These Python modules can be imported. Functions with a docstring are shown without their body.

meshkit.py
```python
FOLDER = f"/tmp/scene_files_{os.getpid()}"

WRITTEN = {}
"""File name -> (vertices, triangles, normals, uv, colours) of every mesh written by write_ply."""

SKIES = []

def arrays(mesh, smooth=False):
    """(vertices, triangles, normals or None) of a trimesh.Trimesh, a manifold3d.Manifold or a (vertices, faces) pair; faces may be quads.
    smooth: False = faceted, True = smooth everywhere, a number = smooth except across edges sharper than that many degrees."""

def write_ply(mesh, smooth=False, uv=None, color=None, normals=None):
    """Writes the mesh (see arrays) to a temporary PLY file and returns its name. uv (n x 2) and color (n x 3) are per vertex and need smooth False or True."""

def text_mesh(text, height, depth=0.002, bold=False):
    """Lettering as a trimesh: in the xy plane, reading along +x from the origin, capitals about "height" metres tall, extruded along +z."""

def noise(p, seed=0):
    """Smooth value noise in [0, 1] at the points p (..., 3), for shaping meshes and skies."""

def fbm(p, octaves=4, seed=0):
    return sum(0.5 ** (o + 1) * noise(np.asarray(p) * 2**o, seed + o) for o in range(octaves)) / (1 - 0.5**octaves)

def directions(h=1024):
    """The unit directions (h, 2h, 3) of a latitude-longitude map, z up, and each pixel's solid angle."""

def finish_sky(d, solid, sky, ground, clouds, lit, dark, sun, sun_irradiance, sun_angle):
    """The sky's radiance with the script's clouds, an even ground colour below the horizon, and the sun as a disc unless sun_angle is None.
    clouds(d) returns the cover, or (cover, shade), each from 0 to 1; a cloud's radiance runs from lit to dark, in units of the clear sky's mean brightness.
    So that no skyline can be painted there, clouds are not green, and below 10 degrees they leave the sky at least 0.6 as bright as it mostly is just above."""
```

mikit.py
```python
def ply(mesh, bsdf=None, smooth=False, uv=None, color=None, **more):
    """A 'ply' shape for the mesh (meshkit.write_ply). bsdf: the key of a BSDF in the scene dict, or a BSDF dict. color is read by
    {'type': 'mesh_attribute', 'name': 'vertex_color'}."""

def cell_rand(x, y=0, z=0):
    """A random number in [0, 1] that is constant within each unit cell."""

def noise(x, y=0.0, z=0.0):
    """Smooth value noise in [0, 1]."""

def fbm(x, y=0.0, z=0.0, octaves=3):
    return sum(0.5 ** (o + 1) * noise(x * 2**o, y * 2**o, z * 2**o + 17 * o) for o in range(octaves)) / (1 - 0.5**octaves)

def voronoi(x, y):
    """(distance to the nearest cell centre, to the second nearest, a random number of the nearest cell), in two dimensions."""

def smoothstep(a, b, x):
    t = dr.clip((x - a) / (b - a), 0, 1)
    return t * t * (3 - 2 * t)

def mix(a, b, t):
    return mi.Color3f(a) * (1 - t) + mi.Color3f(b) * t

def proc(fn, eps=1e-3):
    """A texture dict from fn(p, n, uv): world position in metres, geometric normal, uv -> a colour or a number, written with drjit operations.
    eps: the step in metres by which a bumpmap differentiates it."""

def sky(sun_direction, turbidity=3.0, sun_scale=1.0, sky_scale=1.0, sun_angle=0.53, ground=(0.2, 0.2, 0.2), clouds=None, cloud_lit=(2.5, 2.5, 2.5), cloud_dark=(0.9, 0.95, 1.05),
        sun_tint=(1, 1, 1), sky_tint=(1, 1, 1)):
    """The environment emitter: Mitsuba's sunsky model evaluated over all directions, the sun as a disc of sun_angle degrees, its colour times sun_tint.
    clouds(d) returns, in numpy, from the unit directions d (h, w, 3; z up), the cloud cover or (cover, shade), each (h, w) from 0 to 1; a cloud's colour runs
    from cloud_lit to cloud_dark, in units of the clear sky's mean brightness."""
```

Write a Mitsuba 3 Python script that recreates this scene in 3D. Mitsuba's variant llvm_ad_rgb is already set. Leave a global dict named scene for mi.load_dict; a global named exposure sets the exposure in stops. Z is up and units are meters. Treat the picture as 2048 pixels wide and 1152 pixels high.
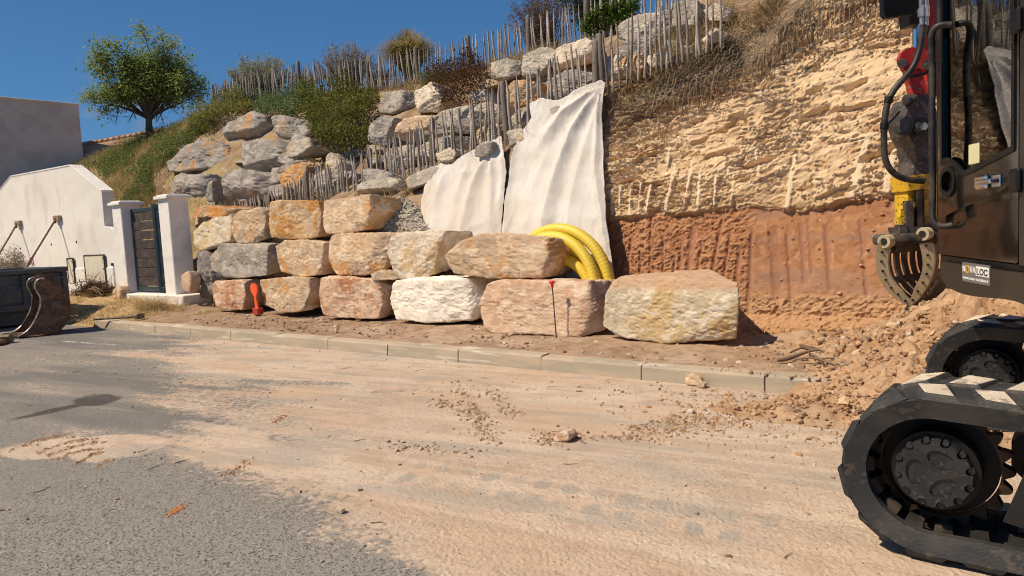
import math, random
import numpy as np
import trimesh
import mitsuba as mi
import drjit as dr
import mikit, meshkit
from mikit import noise, fbm, smoothstep, mix

T = mi.ScalarTransform4f
scene, labels = {"type": "scene"}, {}

# ------------------------------------------------------------------ camera, sky, exposure
FOC, PX, PY, EYE = 1479.0, 1024.0, 576.0, 1.25          # focal length and centre in photo pixels, eye height
_down = np.array([926 / FOC, 17900 / FOC, 1.0]); _down /= np.linalg.norm(_down)
_fwd = np.array([0, 0, 1.0]) - _down[2] * _down; _fwd /= np.linalg.norm(_fwd)
CAM = np.array([np.cross(_fwd, -_down), _fwd, -_down])   # camera axes -> world
CAMPOS = np.array([0, 0, EYE])
_f, _u = CAM @ [0, 0, 1.0], CAM @ [0, -1.0, 0]
scene["camera"] = {"type": "perspective", "fov": 2 * math.degrees(math.atan(1024 / FOC)), "fov_axis": "x", "near_clip": 0.05, "far_clip": 2000.0,
                   "to_world": T().look_at(origin=CAMPOS.tolist(), target=(CAMPOS + _f).tolist(), up=_u.tolist())}
SUN_AZ = np.array([-1.0, -0.32]) / np.hypot(1, .32); SUN_EL = math.radians(52)


def wisps(d):
    """a few small fair-weather puffs low in the sky"""
    az = np.arctan2(d[..., 0], d[..., 1]); el = np.arcsin(np.clip(d[..., 2], -1, 1))
    q = np.stack([az * 38, el * 95, np.zeros_like(az)], -1)
    n = meshkit.fbm(q, 4, 3)
    big = meshkit.noise(np.stack([az * 7, el * 9, np.ones_like(az)], -1), 11)
    m = np.clip((n - 0.56) / 0.14, 0, 1) * np.clip((big - 0.42) / 0.2, 0, 1) * np.clip((el - 0.02) / 0.05, 0, 1) * np.clip((0.215 - el) / 0.05, 0, 1)
    return 0.30 * m


scene["sky"] = mikit.sky([SUN_AZ[0] * math.cos(SUN_EL), SUN_AZ[1] * math.cos(SUN_EL), math.sin(SUN_EL)], turbidity=3.0, ground=(0.25, 0.2, 0.16),
                         clouds=wisps, cloud_lit=(1.7, 1.75, 1.9), sky_scale=0.55, sky_tint=(0.50, 0.90, 1.20), sun_tint=(1.0, 0.985, 0.955))
exposure = 1.8

# ------------------------------------------------------------------ frames: u along the kerb (to the right and nearer), v away from the road
S = np.array([.788, -.616, 0]); S /= np.linalg.norm(S)
N = np.array([-S[1], S[0], 0])
ORG = np.array([1.97393, 4.74745, 0.0])


def W(u, v, z):
    u, v, z = np.broadcast_arrays(np.asarray(u, float), np.asarray(v, float), np.asarray(z, float))
    return ORG + u[..., None] * S + v[..., None] * N + z[..., None] * np.array([0, 0, 1.0])


def ray(px, py):
    return CAM @ np.array([(px - PX) / FOC, (py - PY) / FOC, 1.0])


def at_v(px, py, v):
    """the (u, z) where the sight line of a photo pixel meets the upright plane v = const"""
    r = ray(px, py); p = CAMPOS + r * (((ORG - CAMPOS) @ N + v) / (r @ N))
    return (p - ORG) @ S, p[2]


def at_z(px, py, z):
    r = ray(px, py); p = CAMPOS + r * ((z - EYE) / r[2])
    return (p - ORG) @ S, (p - ORG) @ N


def at_u(px, py, u):
    r = ray(px, py); p = CAMPOS + r * (((ORG - CAMPOS) @ S + u) / (r @ S))
    return (p - ORG) @ N, p[2]


def at_y(px, py, y):
    r = ray(px, py); return CAMPOS + r * (y / r[1])


# ------------------------------------------------------------------ helpers
USED = {}


def numbered(name):
    n = USED.get(name, 0); USED[name] = n + 1
    return name if n == 0 else f"{name}_{n:03d}"


def tag(key, label=None, cat=None, group=None, kind=None):
    d = labels.setdefault(key, {})
    for k, x in (("label", label), ("category", cat), ("group", group), ("kind", kind)):
        if x: d[k] = x
    return key


def thing(name, label, cat, group=None):
    return tag(numbered(name), label, cat, group)


def obj(name, shape, parent=None, label=None, kind=None):
    key = numbered(f"{parent}__{name}" if parent else name)
    scene[key] = shape
    if label or kind: tag(key, label, kind=kind)
    return key


def part(name, mesh, bsdf, parent, smooth=False, color=None, label=None, kind=None):
    return obj(name, mikit.ply(mesh, bsdf, smooth=smooth, color=color), parent, label, kind)


def cat(*ms):
    ms = [m for g in ms for m in (g if isinstance(g, (list, tuple)) else [g])]
    return trimesh.util.concatenate(ms)


def mesh(v, f):
    f = np.asarray(f, int)
    if f.shape[1] == 4: f = np.vstack([f[:, [0, 1, 2]], f[:, [0, 2, 3]]])
    return trimesh.Trimesh(np.asarray(v, float), f, process=False)


def grid_faces(n, m, flip=False):
    i, j = np.meshgrid(np.arange(n - 1), np.arange(m - 1), indexing="ij")
    a = (i * m + j).ravel()
    q = np.stack([a, a + m, a + m + 1, a + 1], 1)
    return q[:, ::-1] if flip else q


def sheet(P, flip=False):
    n, m = P.shape[:2]
    return mesh(P.reshape(-1, 3), grid_faces(n, m, flip))


def tube(pts, rad, seg=8, caps=True):
    """a tube along the points, with a radius per point"""
    pts = np.asarray(pts, float); n = len(pts); rad = np.broadcast_to(np.asarray(rad, float), n)
    t = np.gradient(pts, axis=0); t /= np.linalg.norm(t, axis=1, keepdims=True) + 1e-12
    a = np.cross(t[0], [0, 0, 1.0] if abs(t[0][2]) < .9 else [1.0, 0, 0]); a /= np.linalg.norm(a)
    out = []
    for i in range(n):
        a = a - (a @ t[i]) * t[i]; a /= np.linalg.norm(a) + 1e-12
        b = np.cross(t[i], a); th = np.arange(seg) / seg * 2 * np.pi
        out.append(pts[i] + rad[i] * (np.cos(th)[:, None] * a + np.sin(th)[:, None] * b))
    v = np.concatenate(out); f = []
    for i in range(n - 1):
        k = np.arange(seg); k2 = (k + 1) % seg
        f.append(np.stack([i * seg + k, i * seg + k2, (i + 1) * seg + k2, (i + 1) * seg + k], 1))
    f = np.concatenate(f); f = np.vstack([f[:, [0, 1, 2]], f[:, [0, 2, 3]]])
    if caps:
        c0, c1 = len(v), len(v) + 1; v = np.vstack([v, pts[0], pts[-1]]); k = np.arange(seg); k2 = (k + 1) % seg
        f = np.vstack([f, np.stack([np.full(seg, c0), k2, k], 1), np.stack([np.full(seg, c1), (n - 1) * seg + k, (n - 1) * seg + k2], 1)])
    return trimesh.Trimesh(v, f, process=False)


def spline(p, n):
    """smooth curve through the points"""
    from scipy.interpolate import CubicSpline
    p = np.asarray(p, float); d = np.r_[0, np.cumsum(np.linalg.norm(np.diff(p, axis=0), axis=1))]
    return CubicSpline(d, p)(np.linspace(0, d[-1], n))


def bevel_box(sx, sy, sz, b=0.01, center=(0, 0, 0)):
    hx, hy, hz = sx / 2, sy / 2, sz / 2; b = min(b, hx * .9, hy * .9, hz * .9); P = []
    for x in (-1, 1):
        for y in (-1, 1):
            for z in (-1, 1):
                P += [(x * (hx - b), y * (hy - b), z * hz), (x * (hx - b), y * hy, z * (hz - b)), (x * hx, y * (hy - b), z * (hz - b))]
    m = trimesh.convex.convex_hull(np.array(P)); m.apply_translation(center); return m


def frame_box(o, ax, ay, az, lo, hi, b=0.008):
    """bevelled box given in a frame (origin and three axes) by its corner coordinates lo and hi"""
    lo, hi = np.asarray(lo, float), np.asarray(hi, float)
    m = bevel_box(*np.maximum(hi - lo, 1e-4), b, (lo + hi) / 2)
    M = np.eye(4); M[:3, 0], M[:3, 1], M[:3, 2], M[:3, 3] = ax, ay, az, o
    if np.linalg.det(M[:3, :3]) < 0: m.invert()
    m.apply_transform(M); return m


Zax = np.array([0, 0, 1.0])


def uvbox(u0, u1, v0, v1, z0, z1, b=0.008):
    return frame_box(ORG, S, N, Zax, (u0, v0, z0), (u1, v1, z1), b)


def prism(poly, o, ax, ay, depth, bevel=0.0):
    """polygon (2-D) laid in the frame (o; ax, ay), thickened by depth along ax x ay"""
    from shapely.geometry import Polygon
    m = trimesh.creation.extrude_polygon(poly if hasattr(poly, "exterior") else Polygon(poly), depth, engine="earcut")
    M = np.eye(4); M[:3, 0], M[:3, 1], M[:3, 2], M[:3, 3] = ax, ay, np.cross(ax, ay), o
    m.apply_transform(M); return m


def lerp(a, b, t): return a + (b - a) * t
def sm(a, b, x):
    t = np.clip((x - a) / (b - a), 0, 1); return t * t * (3 - 2 * t)
def cmix(a, b, t): return np.asarray(a, float) * (1 - t[..., None]) + np.asarray(b, float) * t[..., None]
def nz(P, f, seed=0, o=4): return meshkit.fbm(np.asarray(P) * f, o, seed)


# ------------------------------------------------------------------ materials
def vc(): return {"type": "mesh_attribute", "name": "vertex_color"}


def grain(f, amp):
    return mikit.proc(lambda p, n, uv: fbm(p.x * f, p.y * f, p.z * f, 3) * amp, 0.002)


def rgb(*c): return {"type": "rgb", "value": list(c)}


scene["m_rock"] = {"type": "twosided", "bsdf": {"type": "bumpmap", "arbitrary": grain(55, 0.012), "bsdf": {"type": "diffuse", "reflectance": vc()}}}
scene["m_soil"] = {"type": "twosided", "bsdf": {"type": "bumpmap", "arbitrary": grain(90, 0.010), "bsdf": {"type": "diffuse", "reflectance": vc()}}}
scene["m_vcol"] = {"type": "twosided", "bsdf": {"type": "diffuse", "reflectance": vc()}}
scene["m_leaf"] = {"type": "principledthin", "base_color": vc(), "roughness": 0.6, "diff_trans": 0.8}


def simple(key, col, rough=0.6, metal=0.0, spec=0.4, **kw):
    scene[key] = {"type": "twosided", "bsdf": {"type": "principled", "base_color": rgb(*col) if isinstance(col, tuple) else col, "roughness": rough, "metallic": metal, "specular": spec, **kw}}


def worn(a, b, f, lo=0.45, hi=0.65, c=None):
    """paint a with patches of b (dust, rust, stains) and specks of c"""
    def fn(p, n, uv):
        m = smoothstep(lo, hi, fbm(p.x * f, p.y * f, p.z * f, 4)); q = mix(a, b, m)
        if c is not None: q = mix(q, c, smoothstep(0.60, 0.72, fbm(p.x * f * 5 + 9, p.y * f * 5, p.z * f * 5, 3)))
        return q
    return mikit.proc(fn)


# ------------------------------------------------------------------ road
def road_color(p, n, uv):
    x, y = p.x - ORG[0], p.y - ORG[1]
    u, v = x * S[0] + y * S[1], x * N[0] + y * N[1]
    # dirt that vehicles dragged along the road, long streaks roughly along the driving line
    st = fbm(u * 0.55 + 0.25 * v, v * 2.6 - u * 0.35, 3.0, 4)
    big = fbm(u * 0.35 + 5, v * 0.45, 1.0, 3)
    fine = fbm(u * 5, v * 9, 7.0, 3)
    # the covered area reaches from the dug bank out over the carriageway; its rim is ragged
    rag = fbm(u * 1.1, v * 1.1, 5.0, 4) - .5
    rim = smoothstep(-.22, .22, v + 3.08 + rag * .8 + .10 * (fbm(u * 7, v * 7, 8.0, 3) - .5))
    cover = rim * smoothstep(-2.2, 1.5, u + 2.3 + 1.9 * (v + 2.9) + rag * 2.2 + (st - .5) * 1.6)
    cover = dr.clip(cover * (0.86 + 0.3 * smoothstep(.35, .6, st)) + .38 * smoothstep(.50, .70, st) * smoothstep(-14.0, -6.0, u) * rim, 0, 1)
    # the clod-strewn tongue on the left
    tu, tv = u + 3.62, v + 3.02
    tongue = 1 - smoothstep(.7, 1.15, dr.sqrt(dr.square((tu * .86 + tv * .5) / .62) + dr.square((tv * .86 - tu * .5) / .27)) + (fbm(u * 4, v * 4, 1.0, 3) - .5) * .8)
    cover = dr.maximum(cover, tongue * .95)
    bare = smoothstep(.60, .72, fbm(u * .8 + v * .5, v * 3.2 - u * .9, 12.0, 4))
    cover = cover * (1 - .6 * bare * smoothstep(1.4, 3.6, -u))
    g = fbm(p.x * 150, p.y * 150, 1.0, 2)
    stone = noise(p.x * 120, p.y * 120, 3.0)
    asphalt = mix((.095, .092, .088), (.27, .26, .246), smoothstep(.22, .50, g))
    asphalt = mix(asphalt, (.36, .34, .32), smoothstep(.78, .92, stone))
    film = smoothstep(.25, .60, fbm(u * .8, v * 1.6, 9.0, 4)) * smoothstep(-3.15, -2.75, v + (big - .5) * .8 + rag * .4) * .8
    asphalt = mix(asphalt, mix((.175, .170, .165), (.25, .236, .218), smoothstep(.4, .6, st)), film)
    dirt = mix((.49, .40, .322), (.55, .46, .375), smoothstep(.35, .65, st))
    grit = fbm(p.x * 60, p.y * 60, 6.0, 2); dirt = mix(dirt, (.36, .27, .20), smoothstep(.62, .78, grit) * .6); dirt = mix(dirt, (.66, .55, .44), smoothstep(.66, .80, noise(p.x * 90, p.y * 90, 9.0)) * .35)
    dirt = mix(dirt, (.51, .375, .27), smoothstep(.55, .72, fbm(u * 1.1, v * 2.2, 21.0, 3)) * .6)
    dirt = mix(dirt, (.385, .29, .22), smoothstep(.52, .75, fine) * .45)
    dirt = mix(dirt, (.36, .335, .30), smoothstep(.56, .74, fbm(u * 1.6 + v, v * 4.0 - u, 33.0, 4)) * .6)
    # two rows of bare prints where tread lugs lifted the dirt
    for v0, ph in ((-2.34, 0.0), (-2.15, .5)):
        a = (u + 1.6) / .150 + ph; k = dr.floor(a); fx, fy = a - k - .5, v - v0 - .10 * (u + .6) - .02 * mikit.cell_rand(k, 3, ph * 2)
        pr = 1 - smoothstep(.6, 1.25, dr.sqrt(dr.square((fx + fy * 2.2) / .34) + dr.square(fy / .065)) + (fbm(u * 14, v * 14, 2.0, 3) - .5) * .9)
        on = smoothstep(-1.7, -1.3, u) * smoothstep(.55, .2, u) if False else smoothstep(-1.75, -1.3, u) * (1 - smoothstep(.2, .6, u))
        dirt = mix(dirt, (.32, .315, .285), pr * on * (.35 + .5 * mikit.cell_rand(k, 7, ph * 2)))
    cover = smoothstep(.22, .78, cover + (fbm(p.x * 45, p.y * 45, 15.0, 3) - .5) * .9)
    lines = fbm(u * .5 + v * .2, v * 17 - u * 2.2, 40.0, 3)
    dirt = mix(dirt, (.40, .315, .245), smoothstep(.56, .70, lines) * .35); dirt = mix(dirt, (.60, .50, .40), smoothstep(.58, .72, 1 - lines) * .30)
    asphalt = mix(asphalt, (.29, .27, .245), smoothstep(.58, .70, fbm(u * .7 + v * .3, v * 12 - u * 2.0, 44.0, 3)) * .5 * smoothstep(-3.0, -2.6, v))
    c = mix(asphalt, dirt, cover)
    c = mix(c, (.58, .56, .53), (1 - smoothstep(.018, .034, dr.abs(v + .75 - .12 * (u + 9.2)))) * smoothstep(-10.2, -9.9, u) * (1 - smoothstep(-8.7, -8.3, u)) * smoothstep(.40, .55, fbm(u * 5, v * 9, 3.0, 3)) * .8)
    # dried spill on the bare asphalt
    q = dr.sqrt(dr.square((u + 5.09 + .3 * (v + 2.34)) / .26) + dr.square((v + 2.34) / .16))
    r = dr.sqrt(dr.square((u + 5.04 + .1 * (v + 2.6)) / .075) + dr.square((v + 2.66) / .34))
    w = fbm(u * 7, v * 7, 4.0, 3) - .5
    return mix(c, (.055, .053, .050), dr.maximum(1 - smoothstep(.85, 1.1, q + w * .7), 1 - smoothstep(.85, 1.1, r + w * .9)) * .75)


def road_bump(p, n, uv):
    return 0.006 * fbm(p.x * 80, p.y * 70, 0.0, 2) + .005 * fbm(p.x * 7, p.y * 7, 2.0, 3)


scene["m_road"] = {"type": "twosided", "bsdf": {"type": "bumpmap", "arbitrary": mikit.proc(road_bump, .003), "bsdf": {"type": "diffuse", "reflectance": mikit.proc(road_color)}}}
scene["m_earth"] = {"type": "twosided", "bsdf": {"type": "diffuse", "reflectance": rgb(.30, .22, .15)}}
q = 600.0
obj("ground", mikit.ply(mesh([(-q, -q, -.05), (q, -q, -.05), (q, q, -.05), (-q, q, -.05)], [(0, 1, 2, 3)]), "m_earth"), kind="structure")
P = W(*np.meshgrid(np.array([-60, -20, -10, -5, 0, 5, 10, 40.0]), np.array([-40, -10, -5, 0, .16]), indexing="ij"), 0.0)
obj("road", mikit.ply(sheet(P), "m_road"), kind="structure")

# ------------------------------------------------------------------ kerb
rng = np.random.default_rng(5)
scene["m_kerb"] = {"type": "twosided", "bsdf": {"type": "bumpmap", "arbitrary": grain(70, .006), "bsdf": {"type": "diffuse", "reflectance": mikit.proc(
    lambda p, n, uv: mix(mix((.385, .345, .275), (.47, .395, .305), smoothstep(.35, .65, fbm(p.x * 2.2, p.y * 2.2, p.z * 9, 4))), (.60, .55, .47),
                         smoothstep(.62, .72, fbm(p.x * 3 + 7, p.y * 3, p.z * 30, 4)) * .8))}}}
kerb = thing("kerb", "low concrete kerb of butted stones between the dusty road and the soil verge", "kerb")
joints = list(np.arange(6.37, -9.6, -.97)) + [-9.95, -10.5, -11.1]
for a, b in zip(joints[1:], joints[:-1]):
    j = rng.uniform(-.006, .006); g = .005
    prof = np.array([(.16 + j, -.06), (.172 + j, .105 + j), (.185 + j, .12 + j), (.30 + j, .125 + j), (.30 + j, -.06)])
    v3 = np.concatenate([W(np.full(5, x), prof[:, 0], prof[:, 1]) for x in (a + g, b - g)])
    f = [(i, (i + 1) % 5, 5 + (i + 1) % 5, 5 + i) for i in range(5)]
    m = mesh(v3, f); m.faces = np.vstack([m.faces, [(0, 2, 1), (0, 3, 2), (0, 4, 3), (5, 6, 7), (5, 7, 8), (5, 8, 9)]]); m.fix_normals()
    part("kerb_stone", m, "m_kerb", kerb)


# ------------------------------------------------------------------ terrain: verge, hillside, cut bank
def verge_z(u, v):
    z = .125 + .02 * sm(.3, 1.2, v)
    z = z + sm(-9.2, -12.5, u) * sm(.3, 1.7, v) * .17
    g = sm(-11.12, -11.3, u) * (1 - sm(.15, 1.0, v)); e = 1 - sm(.26, .31, v)
    return (z - .04 * e) * (1 - g) - .03 * g


STRAW = (.46, .34, .18)
uu, vv = np.meshgrid(np.arange(-24, 7.0, .04), np.arange(.20, 2.9, .034), indexing="ij")
P = W(uu, vv, 0); n1 = nz(P, 1.3, 1); n2 = nz(P, 9, 2); n3 = nz(P, 28, 3, 3)
zz = verge_z(uu, vv) + (.05 * (n1 - .5) + .035 * (n2 - .5) + .018 * (n3 - .5)) * sm(.33, .55, vv)
P[..., 2] = zz
c = cmix((.30, .205, .140), (.39, .28, .20), sm(.35, .65, n2 * .6 + n1 * .4))
c = cmix(c, (.47, .36, .27), sm(.50, .66, nz(P, 2.4, 8)) * .8)
c = cmix(c, (.42, .25, .14), sm(-2.2, -.3, uu + (n1 - .5) * 2) * sm(.5, 1.4, vv) * .8)
c = cmix(c, (.20, .14, .10), sm(.58, .72, n3) * .6)
c = cmix(c, STRAW, sm(-9.6, -10.8, uu + (n1 - .5) * 2.4) * (.45 + .55 * sm(.4, .6, n2)))
obj("dirt_verge", mikit.ply(sheet(P), "m_soil", smooth=True, color=c.reshape(-1, 3)), kind="structure")
del P, uu, vv

# hillside: profiles (v, z) at stations along u
PROFILES = {
    -90: [(2.3, .3), (3, .8), (4, 1.6), (6, 3.2), (7, 4.0), (9, 4.4), (40, 6.0)],
    -30: [(2.3, .3), (3, .8), (4, 1.7), (6, 3.6), (7, 4.25), (9, 4.4), (40, 6.0)],
    -20: [(2.2, .3), (2.8, .9), (4, 2.2), (5.4, 3.9), (6.3, 4.60), (9, 4.7), (40, 6.0)],
    -16: [(2.2, .3), (2.7, .9), (4, 2.5), (5.4, 4.3), (6.3, 4.92), (9, 4.95), (40, 6.0)],
    -13: [(2.0, .3), (2.5, .8), (3.4, 1.9), (5.2, 4.0), (6.3, 4.62), (9, 4.9), (40, 6.0)],
    -10.5: [(1.9, .2), (2.0, 1.0), (2.8, 1.76), (4.4, 3.3), (6.2, 4.36), (9, 4.8), (40, 6.0)],
    -9: [(1.75, .2), (1.9, 1.35), (2.8, 1.86), (4.2, 3.1), (6.2, 4.34), (9, 4.8), (40, 6.0)],
    -6.5: [(1.75, .2), (1.9, 1.45), (2.8, 2.02), (4.0, 3.0), (6.0, 4.30), (9, 4.8), (40, 6.0)],
    -5: [(1.75, .2), (1.95, 1.05), (2.8, 2.22), (4.0, 3.15), (6.0, 4.30), (9, 4.8), (40, 6.0)],
    -3.6: [(1.85, .2), (2.2, 1.2), (2.8, 2.70), (4.0, 3.74), (6.0, 4.5), (9, 4.8), (40, 6.0)],
    -2.6: [(2.5, 1.0), (2.7, 2.0), (3.0, 2.82), (4.0, 3.84), (6.0, 4.75), (9, 5.0), (40, 6.0)],
    -1.3: [(2.9, 1.2), (3.1, 2.2), (3.35, 2.92), (4.0, 3.85), (6.0, 5.0), (9, 5.6), (40, 6.5)],
    -.7: [(2.9, 1.2), (3.15, 2.2), (3.5, 3.6), (4.0, 4.2), (6.0, 5.3), (9, 5.8), (40, 6.8)],
    .2: [(2.9, 1.2), (3.15, 2.2), (3.6, 3.75), (4.0, 4.3), (6.0, 5.5), (9, 6.0), (40, 7.0)],
    3: [(2.9, 1.2), (3.2, 2.2), (3.75, 3.85), (4.2, 4.2), (6.0, 5.6), (9, 6.4), (40, 7.0)],
    14: [(2.9, 1.2), (3.2, 2.2), (3.7, 3.5), (4.2, 4.2), (6.0, 5.6), (9, 6.4), (40, 7.0)],
}
_us = np.array(sorted(PROFILES)); _pr = np.array([PROFILES[k] for k in sorted(PROFILES)])


def profile(u, t):
    """hillside sheet: point (v, z) at station u and profile parameter t in 0..6"""
    i = np.clip(np.searchsorted(_us, u) - 1, 0, len(_us) - 2); k = np.clip((u - _us[i]) / (_us[i + 1] - _us[i]), 0, 1); k = k * k * (3 - 2 * k)
    j = np.clip(np.floor(t).astype(int), 0, 5); g = t - j
    A = _pr[i, j] * (1 - k)[..., None] + _pr[i + 1, j] * k[..., None]; B = _pr[i, j + 1] * (1 - k)[..., None] + _pr[i + 1, j + 1] * k[..., None]
    return A * (1 - g)[..., None] + B * g[..., None]


def hill_z(u, v):
    """height of the hillside above (u, v)"""
    u = np.atleast_1d(np.asarray(u, float)); v = np.broadcast_to(np.atleast_1d(np.asarray(v, float)), u.shape); out = np.zeros(len(u)); ts = np.linspace(0, 6, 241)
    for i, (a, b) in enumerate(zip(u, v)):
        q = profile(np.full(241, a), ts); out[i] = np.interp(b, q[:, 0], q[:, 1])
    return out


us = np.r_[np.arange(-90, -26, 2.0), np.arange(-26, 5, .06), np.arange(5, 14.1, .5)]
ts = np.r_[np.arange(0, 5, .045), np.linspace(5, 6, 12)]
uu, tt = np.meshgrid(us, ts, indexing="ij"); q = profile(uu, tt)
P = W(uu, q[..., 0], q[..., 1]); n1 = nz(P, .9, 21); n2 = nz(P, 6, 22); n3 = nz(P, 22, 23, 3)
amp = .14 * (n1 - .5) + .09 * (n2 - .5) + .04 * (n3 - .5)
P = P + amp[..., None] * (Zax * .8 - N * .6)
# the boulders stand in a cut: behind them the ground lies deeper
vq = q[..., 0]
cutm = .42 * sm(-13.6, -12.6, uu) * (1 - sm(-8.9, -8.2, uu)) * sm(2.55, 2.8, vq) * (1 - sm(4.2, 4.7, vq)) + .30 * sm(-8.3, -7.6, uu) * (1 - sm(-3.4, -2.6, uu)) * sm(3.0, 3.25, vq) * (1 - sm(5.0, 5.5, vq))
P = P + cutm[..., None] * (N * .75 - Zax * .6)
c = cmix((.24, .165, .105), (.36, .27, .18), sm(.38, .62, n2))
c = cmix(c, (.36, .29, .15), sm(.45, .6, n1) * sm(-8, -12, uu) * .8)
obj("hillside", mikit.ply(sheet(P), "m_soil", smooth=True, color=c.reshape(-1, 3)), kind="structure")

# cut bank: (u, t) with a profile in (v, z); the lower red layer is nearly upright, the pale layer overhangs a little and leans back
rngb = np.random.default_rng(17)
us = np.arange(-3.3, 3.0, .0112); ts = np.arange(0, 1.0001, 1 / 380)
uu, tt = np.meshgrid(us, ts, indexing="ij")
topz = np.interp(uu, [-3.3, -2.5, -1.45, -.75, 1, 4], [2.45, 2.66, 2.88, 3.75, 3.9, 4.0]); topv = np.interp(uu, [-3.3, -2.5, -1.5, -.8, 1, 4], [2.75, 2.9, 3.1, 3.4, 3.55, 3.6])
led = np.interp(uu, [-3.3, -2.4, -1.6, -.7, .05, 4], [1.30, 1.29, 1.33, 1.27, 1.38, 1.5]) + .10 * (nz(np.stack([uu * 2.2, 0 * uu, 0 * uu], -1), 1, 4) - .5) + .05 * (nz(np.stack([uu * 9, 0 * uu, 0 * uu], -1), 1, 6, 3) - .5)
foot_v = 1.93 + .05 * sm(-1.4, -.8, uu)
k0, k1, k2 = .07, .40, .43
z = np.where(tt < k0, lerp(.08, .30, tt / k0), np.where(tt < k1, lerp(.30, led - .02, (tt - k0) / (k1 - k0)), np.where(tt < k2, lerp(led - .02, led + .03, (tt - k1) / (k2 - k1)), lerp(led + .03, topz, (tt - k2) / (1 - k2)))))
v = np.where(tt < k0, lerp(foot_v - .18, foot_v + .02, (tt / k0) ** 1.5), np.where(tt < k1, lerp(foot_v + .02, foot_v + .32, (tt - k0) / (k1 - k0)), np.where(tt < k2, lerp(foot_v + .32, foot_v + .27, (tt - k1) / (k2 - k1)), lerp(foot_v + .27, topv, (np.clip(tt - k2, 0, 1) / (1 - k2)) ** 1.08))))
Q = np.stack([uu, v, z], -1)
upper, lower = sm(k1, k2, tt), 1 - sm(k1, k2, tt)
hz = z - led
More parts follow.
